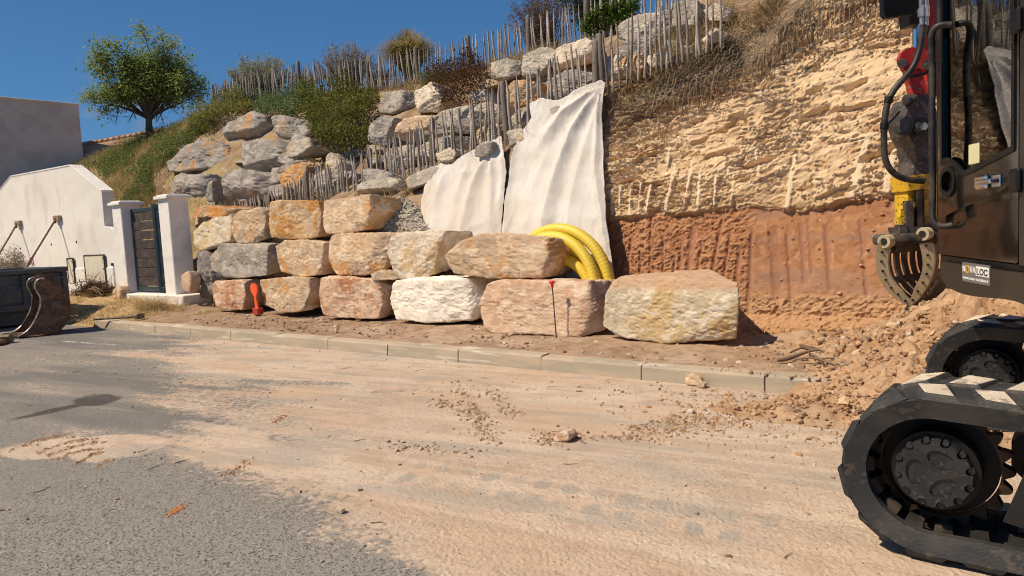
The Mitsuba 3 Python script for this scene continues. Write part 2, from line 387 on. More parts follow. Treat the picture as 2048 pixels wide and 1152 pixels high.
# crumbly conglomerate: lens-shaped lumps, layered
Qt = Q + np.stack([0 * uu, 0 * uu, -.22 * uu + .12 * (nz(Q * [1.5, 1.5, 1.5], 1, 30, 2) - .5)], -1)
l1 = nz(Qt * [1.9, 1.9, 3.2], 1, 31); l2 = nz(Qt * [10, 10, 17], 1, 32); l3 = nz(Qt * [34, 34, 52], 1, 33, 3)
rid = 1 - np.abs(2 * nz(Q * [4.5, 4.5, 12], 1, 34, 3) - 1)
lump = np.clip(nz(Q * [16, 16, 26], 1, 35, 2) - .48, 0, 1)
blk = np.floor(nz(Qt * [5, 5, 8], 1, 37, 2) * 7) / 7
vr = .45 + .65 * sm(.40, .62, nz(Q * [1.1, 1.1, 2.0], 1, 38, 3))
disp = upper * (.18 * (l1 - .5) + .065 * (nz(Qt * [4, 4, 9], 1, 39) - .5) + vr * (.03 * (l2 - .5) + .05 * (l3 - .5) + .042 * (nz(Qt * [6, 6, 30], 1, 46, 3) - .5) + .03 * (nz(Qt * [70, 70, 90], 1, 44, 2) - .5) - .03 * sm(.86, .97, rid) + .02 * lump + .03 * (blk - .5))) * (1 - .25 * sm(-1.1, -.4, uu) * (1 - sm(2.4, 2.9, z)))
# smooth pale strips where bucket teeth scraped the upper layer
strip = np.zeros_like(uu); wob = (nz(np.stack([uu * 0, z * 3, uu * 0], -1), 1, 36, 2) - .5) * .08
for px, y0, y1, px2, wd in ((1735, 275, 395, 1705, .034), (1590, 310, 420, 1578, .026), (1385, 315, 405, 1375, .020), (1352, 330, 420, 1340, .022), (1312, 370, 425, 1300, .020), (1440, 350, 412, 1436, .016), (1405, 345, 410, 1402, .018),
                            (1272, 375, 430, 1268, .016), (1250, 372, 430, 1248, .014), (1475, 350, 400, 1470, .013), (1790, 290, 385, 1776, .034), (1330, 285, 330, 1325, .015), (1460, 300, 345, 1452, .013), (1510, 300, 350, 1515, .015), (1232, 375, 425, 1230, .016), (1290, 360, 430, 1286, .013)):
    (ua, za), (ub, zb) = at_v(px, y0, 2.45), at_v(px2, y1, 2.3)
    cu = np.interp(z, [zb, za], [ub, ua]) + wob * .3
    m = (1 - sm(wd * .75, wd * 1.15, np.abs(uu - cu) + .03 * (l2 - .5))) * sm(zb - .08, zb + .0, z + .16 * (l3 - .5)) * (1 - sm(za - .03, za + .05, z + .2 * (l3 - .5)))
    strip = np.maximum(strip, m)
strip *= sm(k1 - .02, k2, tt)
disp = disp * (1 - .93 * strip) + .012 * strip
# teeth grooves in the red clay: smooth channels with crumbly ribs between
r1 = nz(Q * [7, 7, 7], 1, 41); r2 = nz(Q * [26, 26, 26], 1, 42, 3)
left = 1 - sm(-1.35, -1.12, uu)
gx = uu + .10 * (z - .7) * np.sin(uu * 5) + .03 * (nz(np.stack([uu * 3, z * 2, uu * 0], -1), 1, 43, 2) - .5); groove = np.zeros_like(uu); g0 = -2.75
while g0 < -1.15:
    wd = rngb.uniform(.012, .040); zt = rngb.uniform(.85, 1.32)
    groove = np.maximum(groove, np.sqrt(np.clip(1 - ((gx - g0) / wd) ** 2, 0, 1)) * (1 - sm(zt - .12, zt, z)))
    g0 += rngb.uniform(.05, .17)
for g0, wd, za, zb in ((-.98, .05, .45, 1.15), (-.72, .035, .6, 1.2), (-.66, .02, .7, 1.25), (-.50, .028, .55, 1.2), (-.86, .02, .3, 1.1), (-.2, .02, .5, 1.2)):
    gg = uu - g0 + .14 * (z - .8) + .02 * (r1 - .5)
    groove = np.maximum(groove, .7 * np.sqrt(np.clip(1 - (gg / wd) ** 2, 0, 1)) * sm(za - .05, za, z) * (1 - sm(zb - .1, zb, z)))
rough = left + .16 * (1 - left) + .9 * sm(.55, .40, z + .1 * (l1 - .5)) * (1 - left)
disp += lower * (-.024 * groove + (1 - .85 * sm(.15, .5, groove)) * rough * (.034 * (r1 - .5) + .055 * (r2 - .5) + .03 * (nz(Q * [60, 60, 60], 1, 45, 2) - .5)) + .035 * (l1 - .5))
pit = sm(.64, .71, nz(Qt * [2.6, 2.6, 8], 1, 47, 3)); disp -= .06 * pit * upper
roots = sm(.50, .8, (tt - .80) / .2 * .9 + .5 * (l1 - .5) + .1)
disp += roots * (.10 * (nz(Q * [9, 9, 5], 1, 48) - .5))
P = W(uu, v, z) - disp[..., None] * (N * .93 - Zax * .36)
red = cmix((.345, .168, .086), (.45, .24, .128), sm(.35, .65, .6 * r1 + .4 * r2))
red = cmix(red, (.375, .185, .115), sm(.1, .6, groove))
red = cmix(red, (.50, .30, .18), sm(.60, .75, nz(Q * [30, 30, 12], 1, 51, 2)) * .8 * (1 - left * .3))
red = cmix(red, (.34, .21, .155), (1 - left) * sm(.45, .6, nz(Q * [1.2, 1.2, 8], 1, 52)) * .6)
red = cmix(red, (.50, .32, .185), sm(.56, .42, z + .12 * (l1 - .5)) * .7)
pale = cmix((.56, .39, .225), (.70, .53, .34), sm(.35, .62, l2 * .5 + l1 * .5))
pale = cmix(pale, (.42, .235, .115), sm(.54, .70, nz(Q * [1.6, 1.6, 5], 1, 53)) * .75)
pale = cmix(pale, (.66, .56, .42), sm(.55, .68, l3) * .6)
pale = cmix(pale, (.40, .275, .165), sm(.62, .70, nz(Q * [13, 13, 20], 1, 54, 3)) * .6)
pale = cmix(pale, (.44, .29, .16), sm(.22, .0, hz + .1 * (l1 - .5)) * .55)
pale = cmix(pale, (.72, .585, .42), strip * .85)
soil = cmix((.175, .115, .068), (.30, .21, .13), sm(.35, .65, r1))
col = cmix(red, pale, sm(-.03, .015, hz + .05 * (l2 - .5)))
brown = np.clip(sm(.72, 1.05, (tt - .55) / .45 + .9 * (l1 - .5) + .25 * (l2 - .5)) + .5 * sm(-2.1, -2.6, uu) * sm(.75, .92, tt), 0, 1)
col = cmix(col, soil, brown * .9)
# stones and crumbs that stick out of the two layers
rgs = np.random.default_rng(19); ii, jj = rgs.integers(100, 540, 4000), rgs.integers(150, 376, 4000); lowr = rgs.random(4000) < .16; jj = np.where(lowr, rgs.integers(28, 160, 4000), jj)
BANK_STONES = P[ii, jj], col[ii, jj], jj > 164
obj("cut_bank", mikit.ply(sheet(P), "m_soil", smooth=True, color=np.clip(col, .01, .9).reshape(-1, 3)), kind="structure")
del P, Q, uu, tt, l1, l2, l3, rid, lump, r1, r2, col, red, pale
# ------------------------------------------------------------------ stones
_CUBE = {}


def box_sphere(m):
    if m not in _CUBE:
        g = np.tan(np.linspace(-1, 1, m) * np.pi / 4); a, b = np.meshgrid(g, g, indexing="ij"); V, Fs = [], []
        for ax in range(3):
            for s in (-1, 1):
                p = np.zeros((m, m, 3)); p[..., ax] = s; p[..., (ax + 1) % 3] = a; p[..., (ax + 2) % 3] = b
                Fs.append(grid_faces(m, m, s < 0) + len(V) * m * m); V.append(p.reshape(-1, 3))
        v = np.concatenate(V); f = np.concatenate(Fs); f = np.vstack([f[:, [0, 1, 2]], f[:, [0, 2, 3]]])
        t = trimesh.Trimesh(v, f, process=False); t.merge_vertices(digits_vertex=6); _CUBE[m] = (np.array(t.vertices), np.array(t.faces))
    return _CUBE[m]


def rock_shape(planes, half, m, p=16):
    """convex body from (normal, offset) planes with softened edges, as points round its centre"""
    v, f = box_sphere(m); d = v * half; d = d / np.linalg.norm(d, axis=1, keepdims=True)
    n = np.array([a / np.linalg.norm(a) for a, _ in planes]); o = np.array([b for _, b in planes])
    k = np.clip(d @ n.T, 0, None) / o
    return d * ((k ** p).sum(1) ** (-1.0 / p))[:, None], f


def outline_rock(pts, v0, depth, rg, m=40, p=26, lean=.08, taper=0.0, chips=7, rough=1.0, top_tv=None, split=0, cut=(.80, 1.0), left_tv=0.0):
    """a stone whose front face has this outline (u, z) at v0; returns points in (u, v, z) and triangles"""
    from shapely.geometry import MultiPoint
    hull = np.array(MultiPoint(pts).convex_hull.exterior.coords)[:-1]
    if ((hull[:, 0] * np.roll(hull[:, 1], -1)) - (np.roll(hull[:, 0], -1) * hull[:, 1])).sum() < 0: hull = hull[::-1]
    c = (hull.min(0) + hull.max(0)) / 2; hs = (hull.max(0) - hull.min(0)) / 2; hd = depth / 2; planes = []
    for a, b in zip(hull, np.roll(hull, -1, axis=0)):
        e = b - a; L = np.linalg.norm(e)
        if L < 1e-4: continue
        nrm = np.array([e[1], -e[0]]) / L; o = (a - c) @ nrm
        # the edge plane leans so that the back is a little smaller than the front
        tv = rg.uniform(.02, .16) + (taper if nrm[0] > .6 else left_tv if nrm[0] < -.6 else 0)
        if top_tv is not None and nrm[1] > .7: tv = top_tv
        nn = np.array([nrm[0], tv, nrm[1]]); q = np.array([(a - c)[0], -hd, (a - c)[1]])
        planes.append((nn, max(q @ nn / np.linalg.norm(nn), .02)))
    planes.append((np.array([rg.uniform(-.05, .05), -1, lean + rg.uniform(-.05, .05)]), hd * .97)); planes.append((np.array([rg.uniform(-.1, .1), 1, -.05]), hd))
    for _ in range(split):      # flat fracture faces across the front
        nn = np.array([rg.normal(0, .22), -1, rg.normal(.02, .22)]); nn /= np.linalg.norm(nn)
        planes.append((nn, (np.abs(nn[0]) * hs[0] + np.abs(nn[1]) * hd + np.abs(nn[2]) * hs[1]) * rg.uniform(.80, .93)))
    for _ in range(chips):
        nn = rg.normal(size=3); nn[1] = -abs(nn[1]) * .8; nn /= np.linalg.norm(nn)
        ext = np.abs(nn[0]) * hs[0] + np.abs(nn[1]) * hd + np.abs(nn[2]) * hs[1]
        planes.append((nn, ext * rg.uniform(*cut)))
    x, f = rock_shape(planes, np.array([hs[0], hd, hs[1]]), m, p)
    seed = rg.uniform(0, 90, 3); q = x + seed; nrm = x / np.array([hs[0], hd, hs[1]]) ** 2; nrm /= np.linalg.norm(nrm, axis=1, keepdims=True)
    sz = min(hs[0], hs[1]) * 2
    a1 = nz(q, 1.9 / sz, 1); a2 = nz(q, 6.0 / sz, 2); a3 = nz(q, 19 / sz, 3, 3)
    step = np.abs(((nz(q * [1, 1, 2.0], 2.2 / sz, 5, 3) * 5) % 1) - .5)       # broken ledges
    x = x + nrm * (sz * rough * (.07 * (a1 - .5) + .055 * (a2 - .5) + .045 * (a3 - .5) - .05 * np.clip(1 - np.abs(2 * nz(q, 3.4 / sz, 6, 3) - 1) - .72, 0, 1) - .010 * sm(.12, .0, step)))[:, None]
    return x + np.array([c[0], v0 + hd, c[1]]), f


PAL = {  # base, second, stain, pale crust
    "tan": ((.50, .37, .245), (.44, .34, .245), (.50, .29, .13), (.64, .53, .40)),
    "ochre": ((.50, .33, .175), (.47, .36, .25), (.50, .255, .085), (.62, .49, .34)),
    "pink": ((.50, .35, .245), (.55, .41, .30), (.45, .25, .15), (.66, .54, .42)),
    "rust": ((.45, .285, .19), (.52, .38, .27), (.38, .185, .10), (.62, .50, .39)),
    "grey": ((.36, .33, .285), (.29, .27, .24), (.40, .31, .20), (.50, .46, .40)),
    "stone": ((.29, .268, .25), (.23, .215, .20), (.36, .27, .17), (.45, .425, .395)),
    "dark": ((.22, .20, .185), (.17, .158, .15), (.26, .19, .12), (.34, .32, .29)),
    "white": ((.74, .70, .62), (.68, .62, .52), (.58, .46, .30), (.80, .77, .70)),
    "cream": ((.58, .51, .41), (.50, .44, .35), (.50, .36, .20), (.68, .62, .53)),
    "yellow": ((.47, .40, .29), (.42, .365, .275), (.50, .37, .19), (.62, .56, .46)),
    "orange": ((.46, .26, .11), (.36, .26, .17), (.44, .20, .06), (.48, .40, .31)),
    "twotone": ((.31, .288, .262), (.25, .235, .22), (.47, .25, .09), (.42, .39, .35)),
}


def rock_color(x, pal, rg, stain=.5):
    a, b, s, w = PAL[pal]; q = x + rg.uniform(0, 50, 3); t = rg.uniform(.93, 1.07)
    c = cmix(a, b, sm(.40, .60, nz(q, 3.2, 1)))
    c = cmix(c, np.array(a) * 1.18, sm(.55, .62, nz(q * [1, 1, .6], 6, 7)) * .7)
    c = cmix(c, s, sm(.64 - .26 * stain, .76 - .26 * stain, nz(q * [1.4, 1, .8], 2.8, 2)) * .9)
    c = cmix(c, w, sm(.55, .66, nz(q, 9, 3)) * .8)
    ve = np.abs(nz(q * [1, 1, 1.3], 4.2, 4) - .5); c = cmix(c, w, sm(.026, .006, ve) * .85)
    c = cmix(c, np.array(s) * .62, sm(.66, .76, nz(q, 17, 5, 3)) * .55)
    return np.clip(c * t * 1.10, .01, .9)


def to_world(x): return W(x[:, 0], x[:, 1], x[:, 2])


def stone(name, parent, px, v0, depth, pal, seed, label=None, m=40, stain=.5, **kw):
    rg = np.random.default_rng(seed)
    x, f = outline_rock([at_v(a, b, v0) for a, b in px], v0, depth, rg, m, **kw)
    return obj(name, mikit.ply(mesh(to_world(x), f), "m_rock", smooth=True, color=rock_color(x, pal, rg, stain)), parent, label)


bw = thing("block_wall", "new dry stacked wall of big tan limestone blocks along the verge, three courses high on the left", "retaining wall")
BLOCKS = [  # front outline in the photo, v of the front face, depth, palette, stain, label
    ([(425, 562), (480, 560), (487, 590), (480, 624), (430, 613), (423, 584)], 1.30, .55, "rust", .45, "leftmost block of the bottom course, orange and white mottled"),
    ([(512, 562), (564, 555), (612, 556), (618, 590), (612, 622), (560, 625), (527, 610)], 1.30, .60, "tan", .5, None),
    ([(627, 557), (660, 551), (745, 560), (765, 575), (752, 638), (700, 636), (646, 631), (632, 606)], 1.27, .62, "rust", .6, "reddish mottled block in the bottom course"),
    ([(777, 568), (788, 561), (848, 554), (930, 558), (945, 600), (933, 647), (865, 644), (783, 639), (776, 606)], 1.25, .62, "white", .1, "bright white block in the bottom course"),
    ([(969, 567), (991, 561), (1166, 562), (1186, 570), (1189, 614), (1190, 667), (1141, 672), (991, 664), (957, 651), (954, 620)], 1.06, .70, "pink", .3, "wide pinkish block at the right end of the bottom course"),
    ([(412, 519), (441, 489), (525, 489), (533, 513), (530, 550), (480, 556), (446, 554), (419, 538)], 1.48, .62, "grey", .15, "grey block at the left of the middle course"),
    ([(545, 494), (564, 483), (591, 480), (640, 486), (646, 520), (640, 549), (602, 553), (556, 543)], 1.44, .60, "tan", .55, None),
    ([(649, 475), (662, 469), (765, 464), (768, 502), (760, 540), (723, 551), (671, 549), (652, 524)], 1.40, .60, "tan", .4, None),
    ([(773, 475), (788, 467), (876, 461), (873, 500), (862, 549), (830, 556), (794, 558), (773, 538)], 1.36, .66, "cream", .45, "pale smooth block of the middle course with a dark broken end"),
    ([(888, 514), (922, 483), (963, 467), (1007, 465), (1100, 474), (1098, 520), (1085, 558), (1016, 557), (901, 548)], 1.24, .72, "tan", .35, "long block with a sloping top at the right end of the middle course"),
    ([(736, 549), (761, 539), (775, 549), (786, 560), (744, 562)], 1.27, .3, "tan", .4, "small wedge stone in the joint under the middle course"),
    ([(457, 445), (471, 423), (520, 414), (530, 442), (524, 478), (509, 486), (471, 486), (460, 467)], 1.66, .60, "tan", .35, None),
    ([(526, 428), (537, 404), (553, 400), (630, 402), (637, 432), (634, 478), (591, 480), (539, 475), (529, 450)], 1.60, .62, "ochre", .75, "orange streaked block in the middle of the top course"),
    ([(634, 412), (646, 401), (730, 388), (738, 420), (732, 459), (690, 466), (654, 468), (641, 442)], 1.56, .62, "tan", .5, "rightmost block of the top course with a smooth sawn end"),
]
for i, (px, v0, dp, pal, st, lab) in enumerate(BLOCKS):
    mx = np.mean(px, 0); px = [tuple(mx + (np.array(k) - mx) * 1.045) for k in px]
    stone("stone", bw, px, v0, dp, pal, 100 + i, lab, 54, st, p=90, chips=15, rough=.85, split=4, cut=(.80, .97))
kb = [at_v(a, b, .98) for a, b in [(1197, 576), (1229, 557), (1304, 563), (1482, 567), (1479, 683), (1329, 688), (1247, 678), (1194, 650)]]
rg = np.random.default_rng(77)
x, f = outline_rock(kb, .98, .85, rg, 70, p=90, lean=.08, taper=.62, chips=14, rough=.75, top_tv=-.06, split=4, cut=(.86, 1.0), left_tv=.75)
bc = rock_color(x, 'yellow', rg, .45); bc = cmix(bc, (.50, .325, .215), sm(.60, .66, x[:, 2] - .12 * (x[:, 1] - 1) + .06 * (nz(x, 7, 5) - .5)) * (.5 + .5 * nz(x, 5, 6)))
tag(obj("limestone_block", mikit.ply(mesh(to_world(x), f), "m_rock", smooth=True, color=bc)), "large rough yellow grey limestone block standing alone between the wall and the dug bank", "stone block")

# ------------------------------------------------------------------ retained plants, fences, cloths: all sit on the hillside surface
_hu = np.arange(-70, 8, .1); _hv = np.arange(1.5, 16, .05)
from scipy.interpolate import RegularGridInterpolator
_HZ = RegularGridInterpolator((_hu, _hv), np.array([np.interp(_hv, *profile(np.full(241, a), np.linspace(0, 6, 241)).T) for a in _hu]), bounds_error=False, fill_value=None)


def hz_at(u, v):
    q = _HZ(np.stack(np.broadcast_arrays(np.asarray(u, float), np.asarray(v, float)), -1)); return q if q.size > 1 else float(q.ravel()[0])


def hill_hit(px, py, vmax=9.0):
    """where the sight lines of photo pixels meet the hillside: rows of (u, v, z); misses are dropped"""
    px, py = np.atleast_1d(px).astype(float), np.atleast_1d(py).astype(float); vs = np.arange(1.75, vmax, .03)
    d = np.stack([(px - PX) / FOC, (py - PY) / FOC, np.ones_like(px)], -1) @ CAM.T
    s = ((ORG - CAMPOS) @ N + vs[None]) / (d @ N)[:, None]; p = CAMPOS + d[:, None] * s[..., None]
    u = (p - ORG) @ S; z = p[..., 2]; below = z <= hz_at(u, np.broadcast_to(vs, u.shape)); k = below.argmax(1); ok = below.any(1)
    i = np.arange(len(px))[ok]; k = k[ok]
    return np.stack([u[i, k], vs[k], z[i, k]], -1)


rk = thing("boulder_rockery", "rockery of piled grey and orange boulders climbing the hillside behind the paling fence", "rockery")
BOULDERS = [
    ([(327, 328), (357, 292), (390, 277), (415, 284), (439, 311), (442, 336), (418, 350), (368, 345), (330, 341)], 3.0, "twotone", .5, "grey boulder with an orange lower half at the left end"),
    ([(426, 284), (448, 246), (475, 235), (497, 221), (516, 232), (532, 270), (491, 276), (448, 292)], 3.6, "twotone", .4, "pointed grey boulder with orange stains at the top left"),
    ([(453, 314), (464, 287), (497, 276), (543, 276), (578, 314), (562, 328), (532, 347), (491, 339), (459, 336)], 3.1, "stone", .15, None),
    ([(307, 352), (336, 344), (404, 347), (413, 366), (412, 391), (393, 407), (355, 404), (308, 385)], 2.5, "stone", .1, None),
    ([(411, 357), (422, 360), (424, 404), (409, 405)], 2.55, "stone", .1, None),
    ([(418, 402), (426, 358), (464, 337), (497, 339), (546, 355), (543, 374), (513, 393), (475, 410), (437, 412)], 2.6, "stone", .1, None),
    ([(530, 240), (538, 224), (601, 240), (628, 270), (587, 276), (560, 284), (538, 265)], 3.9, "stone", .3, None),
    ([(563, 295), (573, 276), (612, 273), (628, 303), (609, 314), (576, 317)], 3.4, "grey", .2, None),
    ([(552, 358), (573, 328), (606, 317), (614, 341), (595, 385), (562, 375)], 2.95, "orange", .7, "orange boulder beside the dry grass"),
    ([(538, 347), (579, 320), (600, 318), (570, 345)], 3.0, "dark", .4, None),
    ([(642, 314), (655, 303), (683, 325), (690, 345), (650, 345)], 3.4, "grey", .2, None),
    ([(600, 350), (640, 335), (690, 345), (700, 385), (610, 390)], 3.1, "stone", .2, None),
    ([(746, 188), (804, 179), (819, 199), (822, 220), (790, 229), (755, 231)], 5.2, "grey", .1, None),
    ([(819, 185), (857, 164), (881, 199), (869, 223), (839, 223), (822, 202)], 5.2, "cream", .1, None),
    ([(734, 243), (752, 233), (781, 234), (781, 284), (755, 293), (737, 281)], 4.3, "stone", .1, None),
    ([(781, 249), (810, 229), (869, 231), (857, 249), (831, 275), (801, 284), (784, 272)], 4.4, "tan", .3, None),
    ([(974, 123), (1007, 117), (1043, 123), (1032, 150), (996, 164), (980, 156)], 5.0, "grey", .1, None),
    ([(1043, 109), (1073, 91), (1103, 98), (1100, 123), (1084, 150), (1034, 156)], 4.9, "grey", .1, None),
    ([(1097, 123), (1103, 98), (1166, 74), (1190, 90), (1182, 123), (1130, 134), (1103, 139)], 4.7, "cream", .1, "large pale boulder at the top behind the thick post"),
    ([(1084, 161), (1130, 139), (1179, 139), (1174, 164), (1130, 195), (1073, 202)], 3.9, "stone", .15, None),
    ([(996, 191), (1021, 161), (1062, 161), (1062, 205), (1026, 215), (993, 224)], 4.2, "orange", .8, None),
    ([(939, 215), (964, 200), (1007, 214), (1012, 238), (963, 250), (930, 242)], 3.9, "grey", .1, None),
    ([(862, 235), (890, 213), (928, 208), (938, 235), (911, 254), (873, 264)], 4.0, "grey", .15, None),
    ([(813, 306), (851, 279), (906, 262), (915, 295), (873, 308), (835, 335)], 3.4, "grey", .1, None),
    ([(753, 322), (775, 295), (812, 290), (818, 330), (788, 344), (758, 338)], 3.3, "grey", .2, None),
    ([(930, 268), (966, 251), (1010, 240), (1006, 275), (952, 294), (932, 298)], 3.3, "tan", .2, None),
    ([(868, 308), (895, 296), (913, 304), (900, 330), (873, 326)], 3.1, "cream", .1, None),
    ([(1029, 219), (1062, 208), (1062, 240), (1036, 264), (1008, 257)], 3.5, "grey", .1, None),
    ([(715, 338), (753, 338), (792, 350), (785, 370), (735, 370)], 3.1, "stone", .2, None),
    ([(805, 362), (840, 338), (880, 325), (888, 342), (860, 365), (825, 378)], 3.05, "grey", .2, None),
    ([(700, 378), (727, 360), (765, 352), (800, 362), (802, 385), (720, 394)], 3.0, "grey", .2, None),
    ([(1219, 55), (1273, 25), (1339, 14), (1353, 55), (1314, 74), (1293, 95), (1246, 95), (1228, 75)], 4.0, "grey", .15, "long pitted grey boulder under the green creeper at the top"),
    ([(1339, 3), (1383, -8), (1398, 27), (1390, 66), (1355, 70), (1343, 33)], 4.0, "grey", .1, None),
    ([(1202, 120), (1224, 104), (1241, 112), (1240, 156), (1210, 162)], 3.6, "cream", .2, None),
    ([(1241, 112), (1273, 104), (1284, 131), (1270, 156), (1244, 158)], 3.6, "tan", .2, None),
    ([(1282, 112), (1328, 100), (1336, 120), (1301, 135)], 3.7, "cream", .2, None),
    ([(1225, 95), (1262, 88), (1300, 92), (1290, 110), (1240, 114)], 3.8, "stone", .2, None),
    ([(1396, 79), (1427, 55), (1450, 66), (1440, 82), (1410, 88)], 3.75, "cream", .1, None),
    ([(1402, 19), (1427, 4), (1458, 14), (1450, 40), (1416, 40)], 4.2, "cream", .1, None),
    ([(905, 240), (940, 236), (955, 255), (925, 268), (900, 262)], 3.7, "dark", .2, None),
    ([(1010, 262), (1040, 255), (1050, 285), (1012, 296)], 3.2, "grey", .2, None),
    ([(840, 262), (872, 258), (905, 262), (860, 280), (838, 285)], 3.8, "dark", .2, None),
    ([(364, 425), (396, 411), (450, 418), (446, 432), (389, 465), (371, 468)], 2.1, "orange", .7, "orange boulder low down behind the right gate pillar"),
    ([(378, 472), (396, 447), (446, 427), (464, 443), (457, 483), (407, 501), (382, 490)], 1.75, "yellow", .5, "tan and grey boulder at the left end of the block wall"),
    ([(375, 501), (396, 501), (425, 525), (432, 555), (428, 591), (385, 598)], 1.55, "dark", .2, "dark boulder standing between the gate pillar and the block wall"),
]
for i, (px, v0, pal, st, lab) in enumerate(BOULDERS):
    if v0 > 2.2:      # set into the slope: half a metre in front of where the sight line through its middle meets the hill
        h = hill_hit(*np.mean(px, 0)[:, None], vmax=9.0)
        if len(h): v0 = max(h[0, 1] - .42, 2.28)
    mx = np.mean(px, 0); px = [tuple(mx + (np.array(k) - mx) * (1.02 if i < 12 else 1.08)) for k in px]
    hull = np.array([at_v(a, b, v0) for a, b in px]); w = hull[:, 0].max() - hull[:, 0].min()
    stone("boulder", rk, px, v0, max(.45, w * .8), pal, 300 + i, lab, 34, st, p=50, chips=18, rough=1.45, lean=.30, cut=(.66, .95))


def in_poly(poly, n, rg):
    from shapely.geometry import Polygon, Point
    from shapely import contains_xy
    g = Polygon(poly); x0, y0, x1, y1 = g.bounds; out = np.zeros((0, 2))
    while len(out) < n:
        q = np.stack([rg.uniform(x0, x1, 4 * n), rg.uniform(y0, y1, 4 * n)], -1); out = np.vstack([out, q[contains_xy(g, q[:, 0], q[:, 1])]])
    return out[:n]


def fill_boulders():
    """smaller stones wedged in the gaps of the rockery"""
    from shapely.geometry import MultiPoint, Polygon as Pg, Point as Pt
    from shapely import union_all
    rg = np.random.default_rng(31); taken = union_all([MultiPoint(px).convex_hull.buffer(3) for px, *_ in BOULDERS])
    areas = [[(560, 375), (650, 310), (760, 290), (900, 205), (1000, 150), (1180, 70), (1190, 180), (1000, 290), (880, 335), (700, 395)], [(730, 235), (760, 225), (880, 220), (980, 160), (1000, 200), (860, 300), (740, 330)], [(1200, 100), (1330, 60), (1440, 20), (1450, 80), (1330, 130), (1210, 170)], [(740, 230), (780, 232), (800, 330), (730, 330)]]
    cols = ["grey", "stone", "tan", "cream", "grey", "orange", "stone"]; k = 0
    for poly in areas:
        for x, y in in_poly(poly, 60, rg):
            r = rg.uniform(9, 19)
            if taken.intersection(Pt(x, y).buffer(r)).area > .25 * math.pi * r * r or k > 60: continue
            taken = taken.union(Pt(x, y).buffer(r * .8)); a = np.sort(rg.uniform(0, 2 * np.pi, 8)); px = [(x + 1.25 * r * math.cos(t) * rg.uniform(.85, 1.15), y + .85 * r * math.sin(t)) for t in a]
            h = hill_hit(np.array([x]), np.array([y])); k += 1
            if len(h): stone("boulder", rk, px, max(h[0, 1] - .12, 2.35), .4, cols[int(rg.integers(7))], 700 + k, None, 18, .3, p=22, chips=9, rough=1.1, lean=.25)

    for x, y in in_poly([(330, 400), (345, 300), (470, 225), (600, 240), (640, 330), (560, 385), (420, 412)], 30, rg):
        r = rg.uniform(12, 20); a = np.sort(rg.uniform(0, 2 * np.pi, 8)); px = [(x + 1.3 * r * math.cos(t), y + .9 * r * math.sin(t)) for t in a]; h = hill_hit(np.array([x]), np.array([y])); k += 1
        if len(h) and h[0, 1] > 2.6: stone("boulder", rk, px, h[0, 1] + .03, .4, cols[(0, 1, 6)[k % 3]], 900 + k, None, 16, .2, p=22, chips=9, rough=1.1, lean=.25)


fill_boulders()


OUT = (-N * .75 + Zax * .66)      # out of the slope


def leaf_mesh(P, size, col, rg, aspect=.45, up=.25, var=.25, droop=0.0):
    """folded leaf blades (two triangles each side of the midrib) at the points, coloured one by one"""
    n = len(P); size = np.broadcast_to(size, n) * rg.uniform(.6, 1.35, n)
    a = rg.normal(size=(n, 3)); a[:, 2] = a[:, 2] * .6 - droop; a /= np.linalg.norm(a, axis=1, keepdims=True)
    nn = rg.normal(size=(n, 3)); nn[:, 2] += up * 4; nn -= (nn * a).sum(1)[:, None] * a; nn /= np.linalg.norm(nn, axis=1, keepdims=True)
    b = np.cross(nn, a); L = size[:, None]
    v = np.stack([P, P + a * L * .5 + b * L * aspect * .5 + nn * L * .06, P + a * L, P + a * L * .5 - b * L * aspect * .5 + nn * L * .06], 1).reshape(-1, 3)
    k = np.arange(n)[:, None] * 4; f = np.concatenate([k + [0, 1, 2], k + [0, 2, 3]])
    c = np.asarray(col, float); c = np.broadcast_to(c, (n, 3)) * rg.uniform(1 - var, 1 + var, (n, 1)) * (1 + rg.normal(0, .06, (n, 3)))
    return v, f, np.repeat(np.clip(c, .005, .95), 4, 0)


def blade_mesh(P, h, col, rg, lean=.35, w=.006, var=.25, bend=.5, axis=None):
    """grass blades: bent strips of three segments"""
    n = len(P); h = np.broadcast_to(h, n) * rg.uniform(.5, 1.3, n); ang = rg.uniform(0, 2 * np.pi, n)
    hd = np.stack([np.cos(ang), np.sin(ang), 0 * ang], -1); sd = np.stack([-np.sin(ang), np.cos(ang), 0 * ang], -1); le = np.abs(rg.normal(0, lean, n))[:, None]
    V = []
    for t in (0, .4, .75, 1.0):
        c = P + Zax * (h * (t - bend * .35 * t ** 3))[:, None] + hd * (h[:, None] * (le * t + bend * .6 * t ** 2.5 * (.4 + le))); ww = w * (1 - t) * rg.uniform(.7, 1.3, n)[:, None] + .0006
        V += [c - sd * ww, c + sd * ww]
    v = np.stack(V, 1).reshape(-1, 3); k = np.arange(n)[:, None] * 8
    f = np.concatenate([k + [2 * i + a for a in t] for i in range(3) for t in ((0, 1, 3), (0, 3, 2))])
    c = np.broadcast_to(np.asarray(col, float), (n, 3)) * rg.uniform(1 - var, 1 + var, (n, 1)) * (1 + rg.normal(0, .05, (n, 3)))
    return v, f, np.repeat(np.clip(c, .005, .95), 8, 0)


def join(*parts):
    V, Fs, C, o = [], [], [], 0
    for v, f, c in parts:
        V.append(v); Fs.append(f + o); C.append(c); o += len(v)
    return mesh(np.concatenate(V), np.concatenate(Fs)), np.concatenate(C)


def foliage(name, parent, *parts, bsdf="m_leaf", label=None, kind=None):
    m, c = join(*parts); return obj(name, mikit.ply(m, bsdf, color=c), parent, label, kind)


def tubes(lines, seg=4):
    return cat([tube(p, r, seg, False) for p, r in lines])


